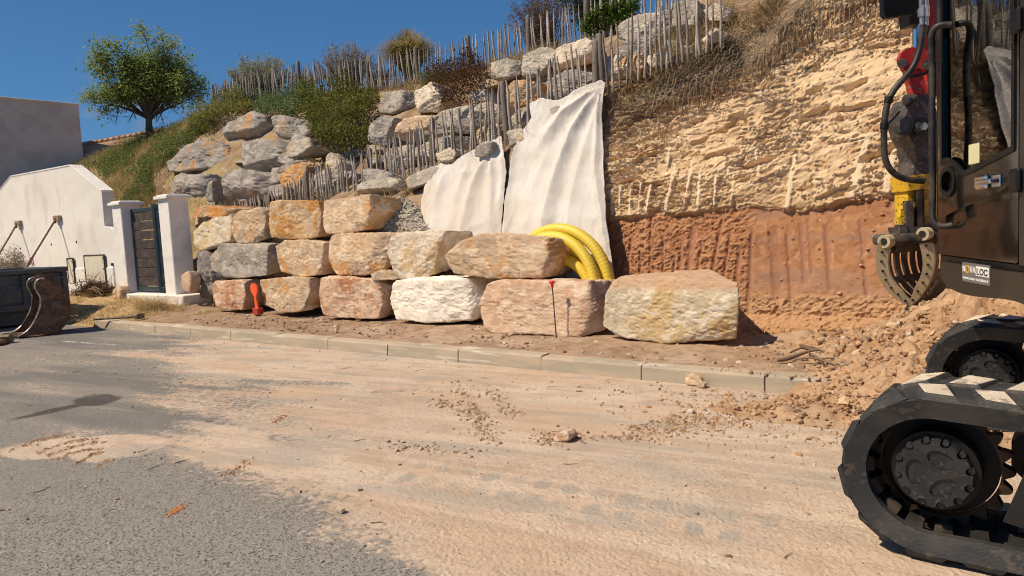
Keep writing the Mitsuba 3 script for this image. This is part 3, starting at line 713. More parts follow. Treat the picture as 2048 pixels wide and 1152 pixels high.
def tint(m, col, rg=None, var=0.0, f=8.0, dark=.7):
    """vertex colours with grain for a mesh"""
    v = np.asarray(m.vertices); c = cmix(np.asarray(col) * dark, np.asarray(col) * 1.15, sm(.3, .7, nz(v * [1, 1, .35], f, 3, 3)))
    return c


# ---- paling fences
rg = np.random.default_rng(9)
PICKETS = []
for k in range(9):
    h = 1.0; n = 6; zs = np.linspace(0, h, n); bx = np.cumsum(rg.normal(0, .007, n)); by = np.cumsum(rg.normal(0, .007, n)); r = rg.uniform(.015, .022)
    m = tube(np.stack([bx, by, zs], -1), r * np.r_[1, 1, .98, .95, .9, .45], 6); m.vertices[:, 1] *= .8
    base = [(.42, .385, .35), (.34, .31, .28), (.50, .46, .425), (.27, .24, .215), (.40, .365, .33)][k % 5]
    PICKETS.append(mikit.ply(m, "m_vcol", smooth=True, color=tint(m, base, f=14)))
m = tube(np.stack([np.cumsum(rg.normal(0, .004, 7)), np.cumsum(rg.normal(0, .004, 7)), np.r_[np.linspace(0, .97, 6), 1.0]], -1), .045 * np.r_[1.05, 1, 1, .97, .95, .93, .3], 9)
POST = mikit.ply(m, "m_vcol", smooth=35) | {}
POST = mikit.ply(m, "m_vcol", smooth=True, color=tint(m, (.20, .18, .16), f=12))


def fence(parent, base, top, v0, pitch, posts, lift=0.0):
    """pickets between the two photo lines (base and top), standing on the plane v = v0"""
    b = np.array([at_v(x, y, v0) for x, y in base]); t = np.array([at_v(x, y, v0) for x, y in top])
    u = b[0, 0]; tops = []
    pu = [at_v(x, y, v0)[0] for x, y in posts]
    for k in pu:
        zb, zt = np.interp(k, b[:, 0], b[:, 1]), np.interp(k, t[:, 0], t[:, 1]) + .05
        scene[numbered(parent + "__post")] = {**POST, "to_world": T().translate(W(k, v0 + .03, zb - .12).tolist()).rotate([1, 0, 0], rg.normal(0, 3)).rotate([0, 1, 0], rg.normal(0, 3)).scale([1, 1, zt - zb + .12])}
    while u < b[-1, 0]:
        zb, zt = np.interp(u, b[:, 0], b[:, 1]), np.interp(u, t[:, 0], t[:, 1]) + rg.normal(0, .025)
        if min(abs(u - k) for k in pu) > .035:
            d = PICKETS[int(rg.integers(len(PICKETS)))]; s = rg.uniform(.8, 1.2)
            scene[numbered(parent + "__picket")] = {**d, "to_world": T().translate(W(u, v0 + rg.normal(0, .008), zb - .06).tolist()).rotate([0, 1, 0], rg.normal(0, 2.6)).rotate([1, 0, 0], rg.normal(1.0, 2.5)).rotate([0, 0, 1], rg.uniform(0, 360)).scale([s, s, zt - zb + .06])}
        u += pitch * rg.uniform(.75, 1.3)
    uu = np.arange(b[0, 0], b[-1, 0], .05)
    for fr in (.22, .74):
        zb, zt = np.interp(uu, b[:, 0], b[:, 1]), np.interp(uu, t[:, 0], t[:, 1])
        part("wire", tube(W(uu, v0 - .017 + .004 * np.sin(uu * 40), lerp(zb, zt, fr)), .003, 4), "m_wire", parent, smooth=True)


simple("m_wire", (.22, .20, .18), .55, .6)
lf = thing("paling_fence", "lower weathered chestnut paling fence climbing in front of the boulders to the white cloth", "fence", None)
fence(lf, [(470, 422), (560, 410), (610, 405), (700, 394), (790, 378), (880, 338), (950, 305), (1000, 290), (1060, 266), (1110, 244), (1190, 196)],
      [(470, 405), (540, 384), (600, 356), (640, 335), (740, 300), (797, 268), (870, 235), (930, 205), (985, 180), (1059, 142), (1103, 117), (1190, 83)], 2.80, .066, [(612, 400), (738, 380), (862, 345), (1014, 285), (1189, 190)])
rf = thing("paling_fence", "stretch of grey paling fence right of the thick post, among dry weeds and pale boulders", "fence", None)
fence(rf, [(1203, 188), (1240, 168), (1300, 140), (1370, 112), (1450, 80)], [(1203, 72), (1236, 46), (1271, 22), (1309, 0), (1380, -35), (1450, -60)], 2.86, .072, [(1203, 188)])
tf = thing("paling_fence", "upper paling fence along the crest of the slope against the blue sky", "fence", None)
fence(tf, [(423, 210), (480, 198), (599, 190), (734, 175), (839, 166), (942, 140), (1057, 115), (1109, 104), (1170, 92), (1230, 68), (1300, 40), (1360, 10)],
      [(423, 171), (479, 147), (529, 140), (599, 126), (660, 126), (734, 114), (836, 98), (942, 73), (995, 58), (1057, 34), (1109, 18), (1170, -2), (1300, -50), (1360, -70)], 6.0, .078, [(424, 205), (480, 198), (600, 190), (733, 175), (837, 166), (941, 140), (1057, 115), (1172, 90)])

# ---- dust sheets draped over the slope
scene["m_cloth"] = {"type": "twosided", "bsdf": {"type": "bumpmap", "arbitrary": mikit.proc(lambda p, n, uv: .004 * fbm(p.x * 40, p.y * 40, p.z * 40, 3), .003), "bsdf": {"type": "diffuse", "reflectance": mikit.proc(
    lambda p, n, uv: mix(mix((.585, .56, .525), (.635, .62, .60), smoothstep(.35, .65, fbm(p.x * 3, p.y * 3, p.z * 3, 4))), (.56, .485, .385), smoothstep(.48, .75, fbm(p.x * 1.7 + 5, p.y * 1.7, p.z * 1.2, 4)) * .45))}}}


def cloth_v(z): return np.interp(z, [.3, 1.0, 1.3, 1.9, 2.35, 2.8, 3.0], [1.72, 1.93, 2.04, 2.38, 2.60, 2.74, 2.78])


def on_cloth(px, py):
    v = 2.2
    for _ in range(14): u, z = at_v(px, py, v); v = .5 * v + .5 * cloth_v(z)
    return np.array([u, v, z])


def cloth(name, label, left, right, folds, n=110, m=120, sag=.03, top_jag=()):
    ts = np.linspace(0, 1, n); lt = np.linspace(0, 1, len(left)); L = np.stack([np.interp(ts, lt, np.array(left)[:, k]) for k in (0, 1)], -1); rt = np.linspace(0, 1, len(right)); Rr = np.stack([np.interp(ts, rt, np.array(right)[:, k]) for k in (0, 1)], -1)
    ss = np.linspace(0, 1, m); Q = L[:, None] * (1 - ss)[None, :, None] + Rr[:, None] * ss[None, :, None]
    for x, d, wd in top_jag: Q[..., 1] += d * np.exp(-((Q[..., 0] - x) / wd) ** 2) * (1 - ts)[:, None] ** 2
    eg = 2.2 * (nz(np.stack([ts * 26, ts * 0, ts * 0 + len(left)], -1), 1, 65, 4) - .5); Q[:, 0, 0] += 2 * eg; Q[:, -1, 0] += 1.6 * eg[::-1]; Q[0, :, 1] += 3 * (nz(np.stack([ss * 22, ss * 0, ss * 0], -1), 1, 67, 4) - .5)
    X = np.array([[on_cloth(*q) for q in row] for row in Q]); disp = np.zeros(X.shape[:2])
    for pts, A, wd in folds:
        pts = np.array(pts, float); best = np.full(X.shape[:2], 1e9); tt = np.zeros(X.shape[:2]); Ls = np.r_[0, np.cumsum(np.linalg.norm(np.diff(pts, axis=0), axis=1))]
        for i in range(len(pts) - 1):
            a, b = pts[i], pts[i + 1]; e = b - a; k = np.clip(((Q - a) @ e) / (e @ e), 0, 1); d = np.linalg.norm(Q - a - k[..., None] * e, axis=-1); s = d < best; best[s] = d[s]; tt[s] = (Ls[i] + k[s] * (Ls[i + 1] - Ls[i])) / Ls[-1]
        ww = wd * (.45 + 1.0 * tt); disp += 1.05 * A * (.6 * np.exp(-(best / ww) ** 2) + .4 * np.exp(-1.5 * best / ww)) * np.clip(tt * 6 + .25, 0, 1) * np.clip((1.02 - tt) * 5, .15, 1)
    rid = np.clip(1 - np.abs(2 * nz(X * [5, 1, 2.2], 1, 64, 3) - 1) - .8, 0, 1); disp += .05 * rid; Q[..., 0] += 0; q = X * [1, 1, 1]; disp += .035 * (nz(q * [3.2, 1, 1.1], 1, 61, 3) - .5) + .018 * (nz(q * [9, 2, 5], 1, 62, 3) - .5)
    P = W(X[..., 0], X[..., 1], X[..., 2]) - disp[..., None] * (N * .9 - Zax * .3)
    front = P.reshape(-1, 3); back = front + (N * .006)
    k = len(front); f1 = grid_faces(n, m); f2 = f1[:, ::-1] + k; idx = np.arange(k).reshape(n, m)
    rim = np.concatenate([idx[0, :], idx[1:, -1], idx[-1, ::-1][1:], idx[::-1, 0][1:]]); a, b = rim[:-1], rim[1:]; f3 = np.stack([a, b, b + k, a + k], 1)
    return tag(obj(name, mikit.ply(mesh(np.vstack([front, back]), np.vstack([f1, f2, f3])), "m_cloth", smooth=70)), label, "protective sheet")


cloth("dust_sheet", "tall white cloth sheet hanging in folds from the thick fence post over the slope",
      [(1058, 206), (1063, 236), (1042, 268), (1027, 310), (1018, 370), (1011, 430), (1006, 480), (1003, 560)], [(1203, 160), (1211, 166), (1204, 210), (1205, 290), (1208, 360), (1214, 430), (1222, 500), (1232, 580)],
      [([(1196, 178), (1130, 226), (1078, 300)], .085, 11), ([(1196, 185), (1150, 262), (1122, 330), (1096, 420), (1080, 500)], .10, 13), ([(1200, 190), (1192, 340), (1206, 430), (1215, 520)], .055, 8),
       ([(1040, 262), (1018, 340), (1012, 440), (1010, 520)], .05, 9), ([(1196, 215), (1160, 330), (1140, 420), (1130, 500)], .045, 14), ([(1100, 300), (1066, 380), (1050, 480)], .03, 18)], top_jag=[(1082, -4, 12), (1120, 12, 26)])
cloth("dust_sheet", "low cream cloth sheet weighed down by a flat stone beside the gravel heap",
      [(893, 326), (872, 338), (852, 368), (842, 410), (848, 440), (862, 470), (866, 520)], [(1002, 272), (1005, 300), (1015, 345), (1010, 400), (1003, 450), (1000, 490), (998, 530)],
      [([(975, 312), (950, 370), (928, 450), (920, 500)], .075, 11), ([(985, 310), (986, 380), (984, 470)], .06, 9), ([(935, 330), (915, 390), (895, 470)], .04, 12), ([(1003, 310), (1008, 350), (1000, 440)], .04, 7), ([(890, 345), (872, 400), (868, 460)], .035, 10)], m=90, top_jag=[(878, -10, 8), (905, 8, 14)])
rs = np.random.default_rng(4)
c0 = on_cloth(977, 300)
x, f = outline_rock([(c0[0] + a, c0[2] + b) for a, b in ((-.17, -.09), (-.14, .03), (.02, .11), (.17, .10), (.16, -.02), (.04, -.10))], c0[1] - .13, .16, rs, 18, p=10)
tag(obj("flat_stone", mikit.ply(mesh(to_world(x), f), "m_rock", smooth=True, color=rock_color(x, "stone", rs, .2))), "flat grey stone weighing down the top of the low cream cloth", "stone")

# ---- coil of ribbed yellow conduit
scene["m_yellow"] = {"type": "twosided", "bsdf": {"type": "roughplastic", "diffuse_reflectance": rgb(.86, .66, .07), "alpha": .30, "nonlinear": False}}
cu, cz = at_v(1112, 588, 1.62); turns = []
for k, (dv, r, du, dz) in enumerate([(0, .57, .0, .02), (.10, .63, .03, .035), (.20, .52, -.03, -.05), (.13, .46, .02, -.10)]):
    th = np.linspace(-.55 * np.pi, 1.5 * np.pi, 420); s = np.linspace(0, 1, 420)
    pts = W(cu + du + r * np.cos(th), 1.50 + dv + .05 * s + .03 * np.sin(th + k), np.maximum(cz + dz + r * 1.06 * np.sin(th), .2 + .02 * k))
    turns.append(tube(pts, .060 + .0007 * np.sign(np.sin(np.arange(420) * np.pi / 2 + .1)), 16))
coil = thing("conduit_coil", "coil of ribbed yellow drainage pipe standing behind the end of the block wall", "pipe coil")
for m in turns: part("pipe_turn", m, "m_yellow", coil, smooth=50)

# ---- gravel fill behind the blocks
rg = np.random.default_rng(12)
ico = trimesh.creation.icosphere(subdivisions=1)


def pebbles(P, size, col, rg, var=.2, flat=.65, base=None):
    """small angular stones at the points"""
    n = len(P); b = base or ico; v0 = np.asarray(b.vertices); f0 = np.asarray(b.faces); size = np.broadcast_to(size, n)
    sc = size[:, None, None] * (1 + .28 * rg.normal(size=(n, len(v0), 1)).clip(-1.3, 1.3)) * rg.uniform(.6, 1.2, (n, 1, 3)) * np.array([1, 1, flat]); ang = rg.uniform(0, 2 * np.pi, n)
    v = v0[None] * sc; ca, sa = np.cos(ang)[:, None], np.sin(ang)[:, None]; v = np.stack([v[..., 0] * ca - v[..., 1] * sa, v[..., 0] * sa + v[..., 1] * ca, v[..., 2]], -1) + P[:, None]
    f = (f0[None] + (np.arange(n) * len(v0))[:, None, None]).reshape(-1, 3)
    c = np.broadcast_to(np.asarray(col, float), (n, 3)) * rg.uniform(1 - var, 1 + var, (n, 1)); return v.reshape(-1, 3), f, np.repeat(np.clip(c, .01, .9), len(v0), 0)


oct_ = trimesh.creation.icosahedron()
bp, bc_, up_ = BANK_STONES; bc_ = np.where(up_[:, None], bc_ * 1.0 + rg.normal(.03, .05, (len(bp), 1)), bc_ + rg.normal(.05, .06, (len(bp), 1))).clip(.05, .8)
tag(foliage("bank_stones", None, pebbles(bp - N * .002, .0045 + .019 * rg.random(len(bp)) ** 4, bc_, rg, .12, .8, oct_), bsdf="m_vcol"), "small stones and crumbs sticking out of the dug bank face", "stones", kind="stuff")
q = hill_hit(*in_poly([(768, 400), (800, 395), (836, 412), (850, 440), (872, 470), (850, 480), (760, 480)], 1700, rg).T)
g = W(q[:, 0], q[:, 1], q[:, 2]) + OUT * rg.uniform(-.02, .05, (len(q), 1))
q2 = np.stack([rg.uniform(-6.1, -4.3, 600), rg.uniform(1.75, 2.1, 600)], -1); g2 = W(q2[:, 0], q2[:, 1], hz_at(q2[:, 0], q2[:, 1]) + .02)
tag(foliage("gravel_heap", None, pebbles(np.vstack([g, g2]), .028 * rg.uniform(.6, 1.3, len(g) + len(g2)), (.47, .435, .375), rg, base=oct_), bsdf="m_vcol"), "heap of pale grey crushed gravel behind the top course of blocks", "gravel", kind="stuff")

# ---- plants
def shrub(name, label, category, poly, n, size, cols, thick, seed, stems=30, aspect=.5, group=None, stem_col="m_stem", up=.9, leafb="m_leaf", vmax=9.0, hang=0.0, plane=None):
    """a low plant that covers this patch of the slope: stems and leaves rising off the ground"""
    rg = np.random.default_rng(seed); key = thing(name, label, category, group); pq = in_poly(poly, n, rg); q = hill_hit(*pq.T, vmax) if plane is None else np.array([(a, plane, b) for a, b in (at_v(*k, plane) for k in pq)]); n = len(q)
    P0 = W(q[:, 0], q[:, 1], q[:, 2]); lump = .25 + 1.5 * sm(.3, .7, nz(P0, 2.9, seed, 3)); h = thick * lump * np.sqrt(rg.uniform(.05, 1, n))
    P = P0 + OUT * h[:, None] + rg.normal(0, .02, (n, 3)) - Zax * hang * rg.uniform(0, 1, (n, 1))
    pick = rg.random(n) * .55 + .45 * nz(P0, 1.8, seed + 3, 3); k = np.clip(((pick - .2) / .6 * len(cols)).astype(int), 0, len(cols) - 1); col = np.array(cols)[k]
    foliage("leaves", key, leaf_mesh(P, size, col, rg, aspect, up), bsdf=leafb)
    s = rg.choice(n, min(stems, n), replace=False)
    part("stem", tubes([(np.stack([P0[i] - OUT * .05, P0[i] + OUT * h[i] * .5 + rg.normal(0, .03, 3), P0[i] + OUT * h[i] + rg.normal(0, .05, 3)]), [.007, .005, .002]) for i in s]), stem_col, key, kind="stuff")
    return key


simple("m_stem", (.16, .115, .075), .9, 0, .1)
simple("m_dry", (.30, .235, .16), .9, 0, .1)
GR = [(.07, .12, .03), (.11, .17, .04), (.15, .21, .05), (.09, .15, .045)]
shrub("creeping_shrub", "olive green creeping plant at the left of the crest above the pointed boulder", "shrub", [(385, 245), (425, 212), (500, 196), (512, 222), (480, 232), (450, 245), (428, 268), (395, 268)], 5200, .065, [(.19, .23, .06), (.27, .29, .08), (.13, .17, .045), (.29, .24, .09)], .28, 41)
shrub("creeping_shrub", "blue green creeping plant spilling over the grey boulder in the middle", "shrub", [(500, 196), (560, 184), (640, 188), (640, 230), (590, 250), (535, 240), (515, 225)], 5200, .065, [(.115, .18, .085), (.16, .235, .11), (.085, .135, .06)], .30, 42)
shrub("creeping_shrub", "wide dark green shrub hanging down the rockery to the lower fence", "shrub", [(630, 188), (700, 178), (752, 172), (765, 205), (752, 245), (745, 290), (720, 318), (690, 322), (655, 300), (640, 262), (622, 240)], 11500, .065, [(.09, .115, .028), (.14, .165, .04), (.19, .215, .06), (.15, .14, .04)], .42, 43, hang=.05)
shrub("creeping_shrub", "dead brown shrub between the pale boulders below the upper fence", "shrub", [(868, 178), (885, 150), (930, 128), (975, 132), (985, 160), (975, 190), (930, 212), (885, 212)], 4200, .05, [(.085, .045, .025), (.13, .075, .045), (.06, .035, .022), (.10, .06, .03)], .34, 44, stems=120)
shrub("creeping_shrub", "small bright green plant at the left edge of the dead brown shrub", "shrub", [(853, 160), (880, 138), (905, 140), (885, 165), (868, 192), (855, 185)], 1100, .05, GR[1:], .22, 45)
shrub("creeping_shrub", "bright green creeper on top of the long pitted boulder at the top", "shrub", [(1166, 62), (1200, 42), (1250, 18), (1290, 14), (1282, 28), (1240, 48), (1212, 62), (1180, 76)], 2200, .05, [(.10, .17, .03), (.14, .22, .04), (.07, .12, .02)], .16, 46, plane=4.0)
shrub("creeping_shrub", "low green and brown plant along the foot of the upper fence near the pale boulders", "shrub", [(925, 130), (980, 108), (1045, 92), (1050, 112), (1000, 120), (950, 135)], 1500, .045, [(.06, .09, .02), (.10, .07, .035), (.09, .13, .03)], .16, 47)


def bush(name, label, u, v, w, h, n, size, cols, seed, category="shrub", aspect=.3, spikes=0, spike_col=(.28, .22, .30), dens=.5):
    """an upright bush on the crest: stems fan out from the base and carry leaves"""
    rg = np.random.default_rng(seed); key = thing(name, label, category); z0 = float(hz_at(u, v)) - .1; lines, P, C = [], [], []
    for k in range(110):
        a = rg.uniform(0, 2 * np.pi); r = np.sqrt(rg.uniform(0, 1)); tip = np.array([np.cos(a) * r * w / 2, np.sin(a) * r * w / 2 * .7, h * (1 - .35 * r * r) * rg.uniform(.72, 1.08)])
        base = tip * [.25, .25, 0]; mid = (base + tip) / 2 + [0, 0, .12 * h]; lines.append((W(u, v, z0) + (np.stack([base, mid, tip]) @ np.array([S, N, Zax])), [.007, .004, .0015]))
        t = rg.uniform(.15, 1.02, n // 110); pts = (1 - t)[:, None] ** 2 * base + 2 * (t * (1 - t))[:, None] * mid + (t ** 2)[:, None] * tip; P.append(pts + rg.normal(0, .025, pts.shape)); C.append(np.array(cols)[rg.integers(len(cols), size=len(t))])
    P = W(u, v, z0) + np.concatenate(P) @ np.array([S, N, Zax]); foliage("leaves", key, leaf_mesh(P, size, np.concatenate(C), rg, aspect, .1))
    part("stem", tubes(lines), "m_stem", key, kind="stuff")
    if spikes:
        tips = [l[0][-1] for l in lines]; sp = np.concatenate([tips[i] + np.outer(np.linspace(0, .16, 12), rg.normal([0, 0, 1], [.25, .25, .1])) for i in rg.choice(len(tips), spikes)])
        foliage("flower_spike", key, leaf_mesh(sp, .022, spike_col, rg, .7, 0), label="faded mauve flower spikes")
    return key


def crest(px, v): return at_v(px, 180, v)[0]


bush("grey_shrub", "silvery grey green bush behind the left end of the upper fence", crest(522, 6.5), 6.5, 2.0, 1.15, 15000, .06, [(.36, .38, .27), (.46, .46, .34), (.28, .30, .2)], 51)
bush("grey_shrub", "low silvery bush at the far left end of the upper fence", crest(470, 6.6), 6.6, 1.2, .72, 7000, .055, [(.26, .28, .19), (.33, .33, .23)], 52)
bush("grey_shrub", "thin brown dying bush behind the upper fence between the silvery and mauve ones", crest(610, 6.5), 6.5, 1.0, .75, 4200, .055, [(.26, .17, .10), (.30, .21, .12), (.17, .15, .09)], 53)
bush("lavender_bush", "bush with faded mauve flower spikes behind the upper fence", crest(692, 6.5), 6.5, 1.7, 1.15, 11000, .055, [(.34, .32, .26), (.42, .38, .35), (.26, .26, .18)], 54, spikes=80)
bush("grey_shrub", "reddish dry bush behind the upper fence right of the pale post", crest(1090, 6.7), 6.7, 1.5, 1.5, 6000, .05, [(.18, .12, .08), (.22, .19, .12), (.12, .11, .07), (.28, .14, .10)], 55)
bush("hedge_bush", "dense dark green bush behind the upper fence at the top of the picture", crest(1215, 6.9), 6.9, 1.9, 1.9, 14000, .07, [(.05, .075, .035), (.08, .11, .05), (.11, .14, .07)], 56)
bush("grey_shrub", "thin grey bush behind the upper fence left of the grass tuft", crest(760, 6.5), 6.5, .9, .7, 2200, .04, [(.22, .20, .17), (.28, .25, .2)], 57)

rg = np.random.default_rng(58)
gt = thing("grass_tuft", "big arching tuft of green and straw coloured grass behind the upper fence", "ornamental grass")
gu, gz = crest(822, 6.6), float(hz_at(crest(822, 6.6), 6.6))
n = 2600; ang = rg.uniform(0, 2 * np.pi, n); rr = np.sqrt(rg.uniform(0, 1, n)); L = rg.uniform(.75, 1.25, n); Vs = []
for t in (0, .3, .6, .85, 1.0):
    hor = (.10 + .62 * t ** 1.7 * L) * rr + .02; zc = 1.32 * L * (t - .42 * t ** 3.0 * (.35 + rr)); c = np.stack([np.cos(ang) * hor, np.sin(ang) * hor, zc], -1); w_ = .008 * (1 - t) ** .6 + .0015; sd = np.stack([-np.sin(ang), np.cos(ang), 0 * ang], -1) * w_; Vs += [c - sd, c + sd]
v = W(gu, 6.6, gz - .05) + np.stack(Vs, 1).reshape(-1, 3) @ np.array([S, N, Zax]); k = np.arange(n)[:, None] * 10; f = np.concatenate([k + [2 * i + a for a in t] for i in range(4) for t in ((0, 1, 3), (0, 3, 2))])
colb = np.array([(.30, .34, .08), (.42, .42, .11), (.50, .40, .19), (.20, .25, .06)])[rg.integers(4, size=n)]; cc = np.repeat(colb[:, None], 10, 1); cc[:, 6:] = cc[:, 6:] * .4 + np.array([.40, .28, .17]) * .6
foliage("blades", gt, (v, f, cc.reshape(-1, 3) * rg.uniform(.75, 1.25, (len(v), 1))))

# grass and weeds on the slope
def slope_points(poly, n, rg, vmax=9.0):
    q = hill_hit(*in_poly(poly, n, rg).T, vmax); return W(q[:, 0], q[:, 1], q[:, 2] - .01), q


rg = np.random.default_rng(60)
Pa, qa = slope_points([(100, 330), (200, 290), (300, 262), (400, 232), (432, 250), (380, 290), (330, 330), (305, 350), (312, 412), (225, 412), (205, 340)], 15000, rg)
m1 = nz(Pa, 1.1, 4); green = m1 > .49
tag(foliage("slope_grass", None, blade_mesh(Pa[~green], .28, (.46, .37, .19), rg, .4, .005), leaf_mesh(Pa[green] + OUT * rg.uniform(0, .2, (green.sum(), 1)), .10, (.17, .225, .075), rg, .28, .3), blade_mesh(Pa[green][::3], .25, (.16, .19, .06), rg, .4, .005)), "green and straw coloured weeds covering the slope below the tree", "grass", kind="stuff")
Pb = np.vstack([slope_points(poly, n, rg)[0] for poly, n in (([(430, 215), (600, 190), (850, 165), (950, 135), (1180, 85), (1180, 100), (950, 150), (850, 182), (700, 190), (560, 196)], 2600), ([(700, 395), (800, 372), (900, 330), (1000, 285), (1080, 250), (1090, 262), (1000, 310), (900, 350), (800, 400)], 900), ([(590, 310), (640, 320), (690, 380), (640, 410), (560, 410), (575, 360)], 900),
                                                                 ([(1190, 200), (1300, 130), (1440, 60), (1560, 0), (1570, 40), (1420, 150), (1290, 205), (1210, 240)], 3000), ([(1330, 60), (1420, 20), (1480, 20), (1400, 110), (1290, 130)], 1500), ([(340, 400), (470, 415), (460, 430), (350, 440)], 300))])
dry = np.array([(.42, .33, .19), (.30, .22, .13), (.50, .41, .25), (.24, .17, .10)])[rg.integers(4, size=len(Pb))]
tag(foliage("dry_grass", None, blade_mesh(Pb, .20, dry, rg, .65, .0055, bend=.9)), "dry straw grass and dead weeds along the fences and the crest of the dug bank", "grass", kind="stuff")
uv = np.stack([rg.uniform(-14.5, -9.4, 5200), rg.uniform(.35, 2.0, 5200)], -1); keep = nz(np.stack([uv[:, 0], uv[:, 1], 0 * uv[:, 0]], -1), 1.6, 3) > .46; uv = uv[keep]
ps = W(uv[:, 0], uv[:, 1], verge_z(uv[:, 0], uv[:, 1]) - .01)
tag(foliage("straw", None, blade_mesh(ps, .13, (.50, .38, .20), rg, .9, .004, bend=1.2)), "trampled straw on the ground in front of the gate", "straw", kind="stuff")
uv = np.stack([rg.normal(-11.0, .22, 500), rg.normal(1.05, .10, 500)], -1)
tag(foliage("straw_clump", None, blade_mesh(W(uv[:, 0], uv[:, 1], verge_z(uv[:, 0], uv[:, 1])), .28, (.50, .40, .22), rg, .8, .004, bend=1.1)), "clump of pale straw at the foot of the right gate pillar", "straw")

# ---- coir netting over the crest of the bank
rg = np.random.default_rng(63); lines = []
uu = np.arange(-2.55, 1.2, .05); NU = len(uu); vs = np.linspace(0, 1, 24)
tz = np.interp(uu, [-2.6, -1.45, -.75, 1.2], [2.64, 2.89, 3.42, 3.55]); tv = np.interp(uu, [-2.6, -1.5, -.75, 1.2], [2.85, 3.05, 3.22, 3.3])
gu_, gs = np.meshgrid(uu, vs, indexing="ij")
wig = nz(np.stack([gu_ * 1.6, gs * 2, 0 * gu_], -1), 1, 64, 3) - .5
gv = tv[:, None] - .14 + gs * .62 + .2 * wig; gz_ = np.where(gs < .25, tz[:, None] - .16 + gs * 1.0, tz[:, None] + .09 + (gs - .25) * .75) + .10 * wig
G = W(gu_, gv, gz_) + rg.normal(0, .007, (NU, 24, 3))
hole = nz(np.stack([gu_ * 1.1, gs, 0 * gu_], -1), 1, 66, 3)
for j in range(24):
    k = 0
    while k < NU - 3:
        if hole[k, j] > .36: 
            e = k
            while e < NU and hole[e, j] > .36: e += 1
            if e - k > 2: lines.append((G[k:e, j], np.full(e - k, .0042)))
            k = e
        else: k += 1
for i in range(NU):
    e = [j for j in range(24) if hole[i, j] > .36]
    if len(e) > 3: lines.append((G[i, e[0]:e[-1] + 1], np.full(e[-1] - e[0] + 1, .0042)))
    if rg.random() < .8:
        d = rg.uniform(.08, .32) + .3 * (uu[i] > -.8); p = G[i, 0]; lines.append((np.stack([p, p - Zax * d * .5 - N * .03 + rg.normal(0, .012, 3), p - Zax * d - N * .01 + rg.normal(0, .02, 3)]), [.004, .0035, .0025]))
m = tubes(lines, 3)
tag(obj("coir_netting", mikit.ply(m, "m_vcol", color=tint(m, (.27, .225, .17), f=9))), "torn grey brown coir netting draped over the crest of the dug bank", "netting")
rl = []
for _ in range(240):
    u0 = rg.uniform(-2.5, 1.4); t0 = np.interp(u0, [-2.6, -1.45, -.75, 1.2], [2.64, 2.89, 3.5, 3.7]) - rg.uniform(0, .3); p = W(u0, np.interp(u0, [-2.6, -1.5, -.75, 1.2], [2.7, 2.95, 3.16, 3.25]), t0); d = rg.uniform(.12, .5)
    rl.append((p + np.stack([np.zeros(3), -Zax * d * .5 - N * .06 + rg.normal(0, .04, 3), -Zax * d - N * .05 + rg.normal(0, .06, 3)]), [.005, .0035, .0015]))
tag(part("hanging_roots", tubes(rl, 4), "m_stem", None), "thin dark roots hanging from the crest of the dug bank", "roots", kind="stuff")

# ---- almond tree on the ridge
rg = np.random.default_rng(71)
simple("m_bark", worn((.085, .065, .05), (.15, .125, .10), 6.0), .9, 0, .1)
tp = at_y(300, 268, 22.0); tree = thing("almond_tree", "small round topped green tree standing alone on the ridge against the sky", "tree")
lines, tips = [], []


def px_off(dx, dy, dd=0.0): return np.array([dx, dd, -dy]) * 22.0 / FOC


def limb(a, b, r0, r1, depth, wob=.08):
    L = np.linalg.norm(b - a); mid = (a + b) / 2 + rg.normal(0, wob, 3) * L + np.array([0, 0, .06 * L]); t = np.linspace(0, 1, 7)[:, None]
    pts = (1 - t) ** 2 * a + 2 * t * (1 - t) * mid + t ** 2 * b; lines.append((pts, np.linspace(r0, r1, 7)))
    if depth == 0: tips.extend([pts[3], pts[5], pts[6]]); return
    for k in range(4 if depth > 1 else 5):
        s = rg.uniform(.35, 1.0); i = min(int(s * 6), 6); d = (b - a) / L * .55 + rg.normal(0, .6, 3) + [0, 0, .05]; d /= np.linalg.norm(d)
        limb(pts[i], pts[i] + d * L * rg.uniform(.35, .55), r1 * .8, r1 * .4, depth - 1, .12)


fork = tp + px_off(0, -28); lines.append((np.stack([tp - Zax * .3, tp + px_off(-1, -10), fork]), [.12, .10, .085]))
for dx, dy, dd in ((-95, -95, -.3), (-70, -145, .5), (-30, -165, -.5), (15, -170, .4), (60, -165, -.4), (95, -140, .3), (105, -95, -.2), (60, -90, .9), (-60, -70, -.9), (0, -120, -1.0), (20, -130, 1.0), (85, -62, .2), (-100, -70, .2), (-60, -160, .1), (-95, -125, .3), (40, -172, .2), (85, -160, -.2), (112, -120, .1), (-30, -140, .7), (40, -130, -.8)):
    limb(fork + rg.normal(0, .02, 3), tp + px_off(dx * .82, -40 + (dy + 40) * .80, dd), .05, .018, 2, .06)
part("trunk", tubes(lines, 7), "m_bark", tree, smooth=True)
tips = np.array(tips); tips = tips[np.array([abs(t[0] - tp[0]) < 1.85 and t[2] > tp[2] + (.95 if abs(t[0] - tp[0]) < 1.0 else .6) for t in tips])]
P = np.repeat(tips, 24, 0) + rg.normal(0, .12, (len(tips) * 24, 3)); keep = rg.permutation(len(P))[:46000]; P = P[keep]
colp = np.array([(.18, .25, .07), (.24, .32, .09), (.32, .39, .13), (.40, .44, .18)])[rg.integers(4, size=len(P))]
foliage("crown", tree, leaf_mesh(P, .105, colp, rg, .45, .8, droop=.15))
